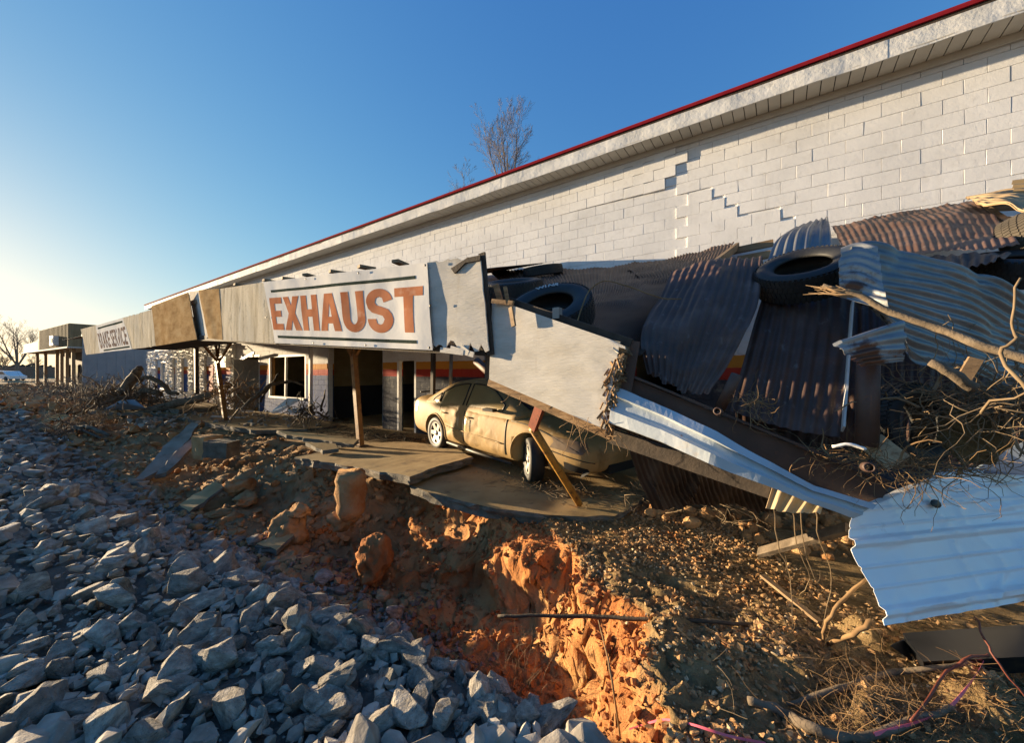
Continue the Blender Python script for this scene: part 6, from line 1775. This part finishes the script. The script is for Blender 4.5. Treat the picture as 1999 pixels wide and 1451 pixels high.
def bare_tree(base, h, seed, label, fork=.5, stems=5, ang=.28, r0=.2, lv=3):
    random.seed(seed)
    root = thing('bare_tree', base, label, 'tree')
    tr, cr = MB(), MB()
    def stem(p, d, L, r, lev):
        k = 8 if lev < 2 else 5
        pts = [p]; ds = [d]
        for i in range(k):
            w = .05 if lev == 0 else .1
            d = (d + Vector((jit(w), jit(w), jit(w * .5) + .03))).normalized(); pts.append(pts[-1] + d * L / k); ds.append(d)
        (tr if lev == 0 else cr).tube(pts, [max(.0055, r * (1 - .85 * i / k)) for i in range(k + 1)], 6 if lev == 0 else 3, False)
        if lev >= lv: return
        for j in range((13, 8, 5)[lev]):
            t = random.uniform(.22, .97); i = min(k - 1, int(t * k)); q = pts[i].lerp(pts[i + 1], t * k - i)
            o_ = Quaternion(ds[i], random.uniform(0, 6.283)) @ ds[i].orthogonal().normalized()
            s = random.uniform(.4, .75)
            nd = (ds[i] * math.cos(s) + o_ * math.sin(s)); nd.z += .12; nd.normalize()
            stem(q, nd, L * random.uniform(.32, .55) * (1.15 - .6 * t), max(.0055, r * .38 * (1 - .6 * t)), lev + 1)
    top = base + Vector((jit(.1), jit(.1), h * fork))
    tr.tube([base, base.lerp(top, .5) + Vector((jit(.1), jit(.1), 0)), top], [r0, r0 * .85, r0 * .7], 8, False)
    for k in range(stems):
        a = 6.283 * k / stems + jit(.4); s = ang * (random.uniform(.5, 1.2) if k else .12)
        L = h * (1 - fork) / math.cos(s) * (1.0 if k == 0 else random.uniform(.75, .98))
        stem(top - Vector((0, 0, h * random.uniform(0, .06))), Vector((math.cos(a) * math.sin(s), math.sin(a) * math.sin(s), math.cos(s))), L, r0 * .5, 0)
    tr.build('trunk', M['tree_bark'], root); cr.build('crown', M['tree_bark'], root)
def tree_at(px, ytop, Y=None, d=None, **kw):
    p = PY(px, CY, Y) if Y else PD(px, CY, d)
    dd = Y / ray(px, CY).y if Y else d
    base = Vector((p.x, p.y, 0)); h = CAMZ + (CY - ytop) / F * dd
    bare_tree(base, h, **kw)
tree_at(990, 218, Y=26, seed=5, label='tall bare winter tree rising behind the red roof edge', fork=.66, stems=6, ang=.26, r0=.16)
tree_at(908, 338, Y=27, seed=9, label='lower bare tree top just showing behind the roof', fork=.62, stems=4, ang=.3, r0=.12)
tree_at(35, 636, d=72, seed=4, label='round crowned bare tree at the far left against the glow', fork=.3, stems=6, ang=.55, r0=.32)
tree_at(6, 690, d=95, seed=14, label='small bare tree at the left edge in the distance', fork=.3, stems=5, ang=.5, r0=.25)
tree_at(66, 694, d=100, seed=24, label='thin bare tree beside the olive fronted shop', fork=.3, stems=4, ang=.4, r0=.22)
# wooded skyline as one low far mass
rg = np.random.default_rng(3)
vs, fs = [], []
V, Fa, o_ = [], [], 0
items = []
for k in range(2600):
    px = rg.uniform(-250, 420); d = rg.uniform(150, 260); p = PD(px, CY, d)
    top = 5.5 + 2.2 * vnoise(np.array([[px * .035, 0, 0]]), 4)[0]
    s = rg.uniform(1.2, 3.2)
    items.append((int(rg.integers(12)), rand_rot(1)[0], s, (p.x, p.y, rg.uniform(-.2, 1) * top)))
V, Fa = merge(ST_LOW, items)
tag(np_obj('far_woods', V, Fa, M['hedge']), 'low brown winter woods along the horizon', 'woods', None, 'stuff')
def far_car(p, rz, label):
    root = thing('parked_car', p, label, 'car', local=True); root.rotation_euler = (0, 0, rz)
    m_ = MB(); m_.prism([(-2.3, -.9, .3), (2.3, -.9, .3), (2.35, -.9, .75), (1.5, -.9, .95), (.7, -.9, 1.5), (-1.5, -.9, 1.55), (-2.25, -.9, 1.0)], (0, 1.8, 0)); m_.build('body', M['car_white'], root)
    m_ = MB(); m_.prism([(1.2, -.92, 1.0), (.62, -.92, 1.42), (-1.4, -.92, 1.46), (-1.9, -.92, 1.02)], (0, 1.84, 0)); m_.build('window', M['glass'], root)
    for x in (-1.4, 1.4):
        for y in (-.9, .9):
            m_ = MB(); m_.lathe([(0, .1), (.2, .1), (.33, .08), (.33, -.08), (0, -.1)], 16, Matrix.Translation((x, y, .33)) @ Matrix.Rotation(R(90), 4, 'X')); m_.build('wheel', M['rubber'], root)
far_car(PD(16, 748, 60) + Vector((0, 0, .35)), .4, 'white car parked in the distance at the far left')
far_car(PD(-6, 741, 75) + Vector((0, 0, .2)), .3, 'second white car mostly cut off by the left edge')
m_ = MB(); m_.box(PD(40, 728, 110) + Vector((0, 0, .2)), (16, 10, 3.0), Matrix.Rotation(.6, 3, 'Z')); tag(m_.build('distant_building', M['red_stone'], None), 'low reddish building in the distance behind the white cars', 'building')
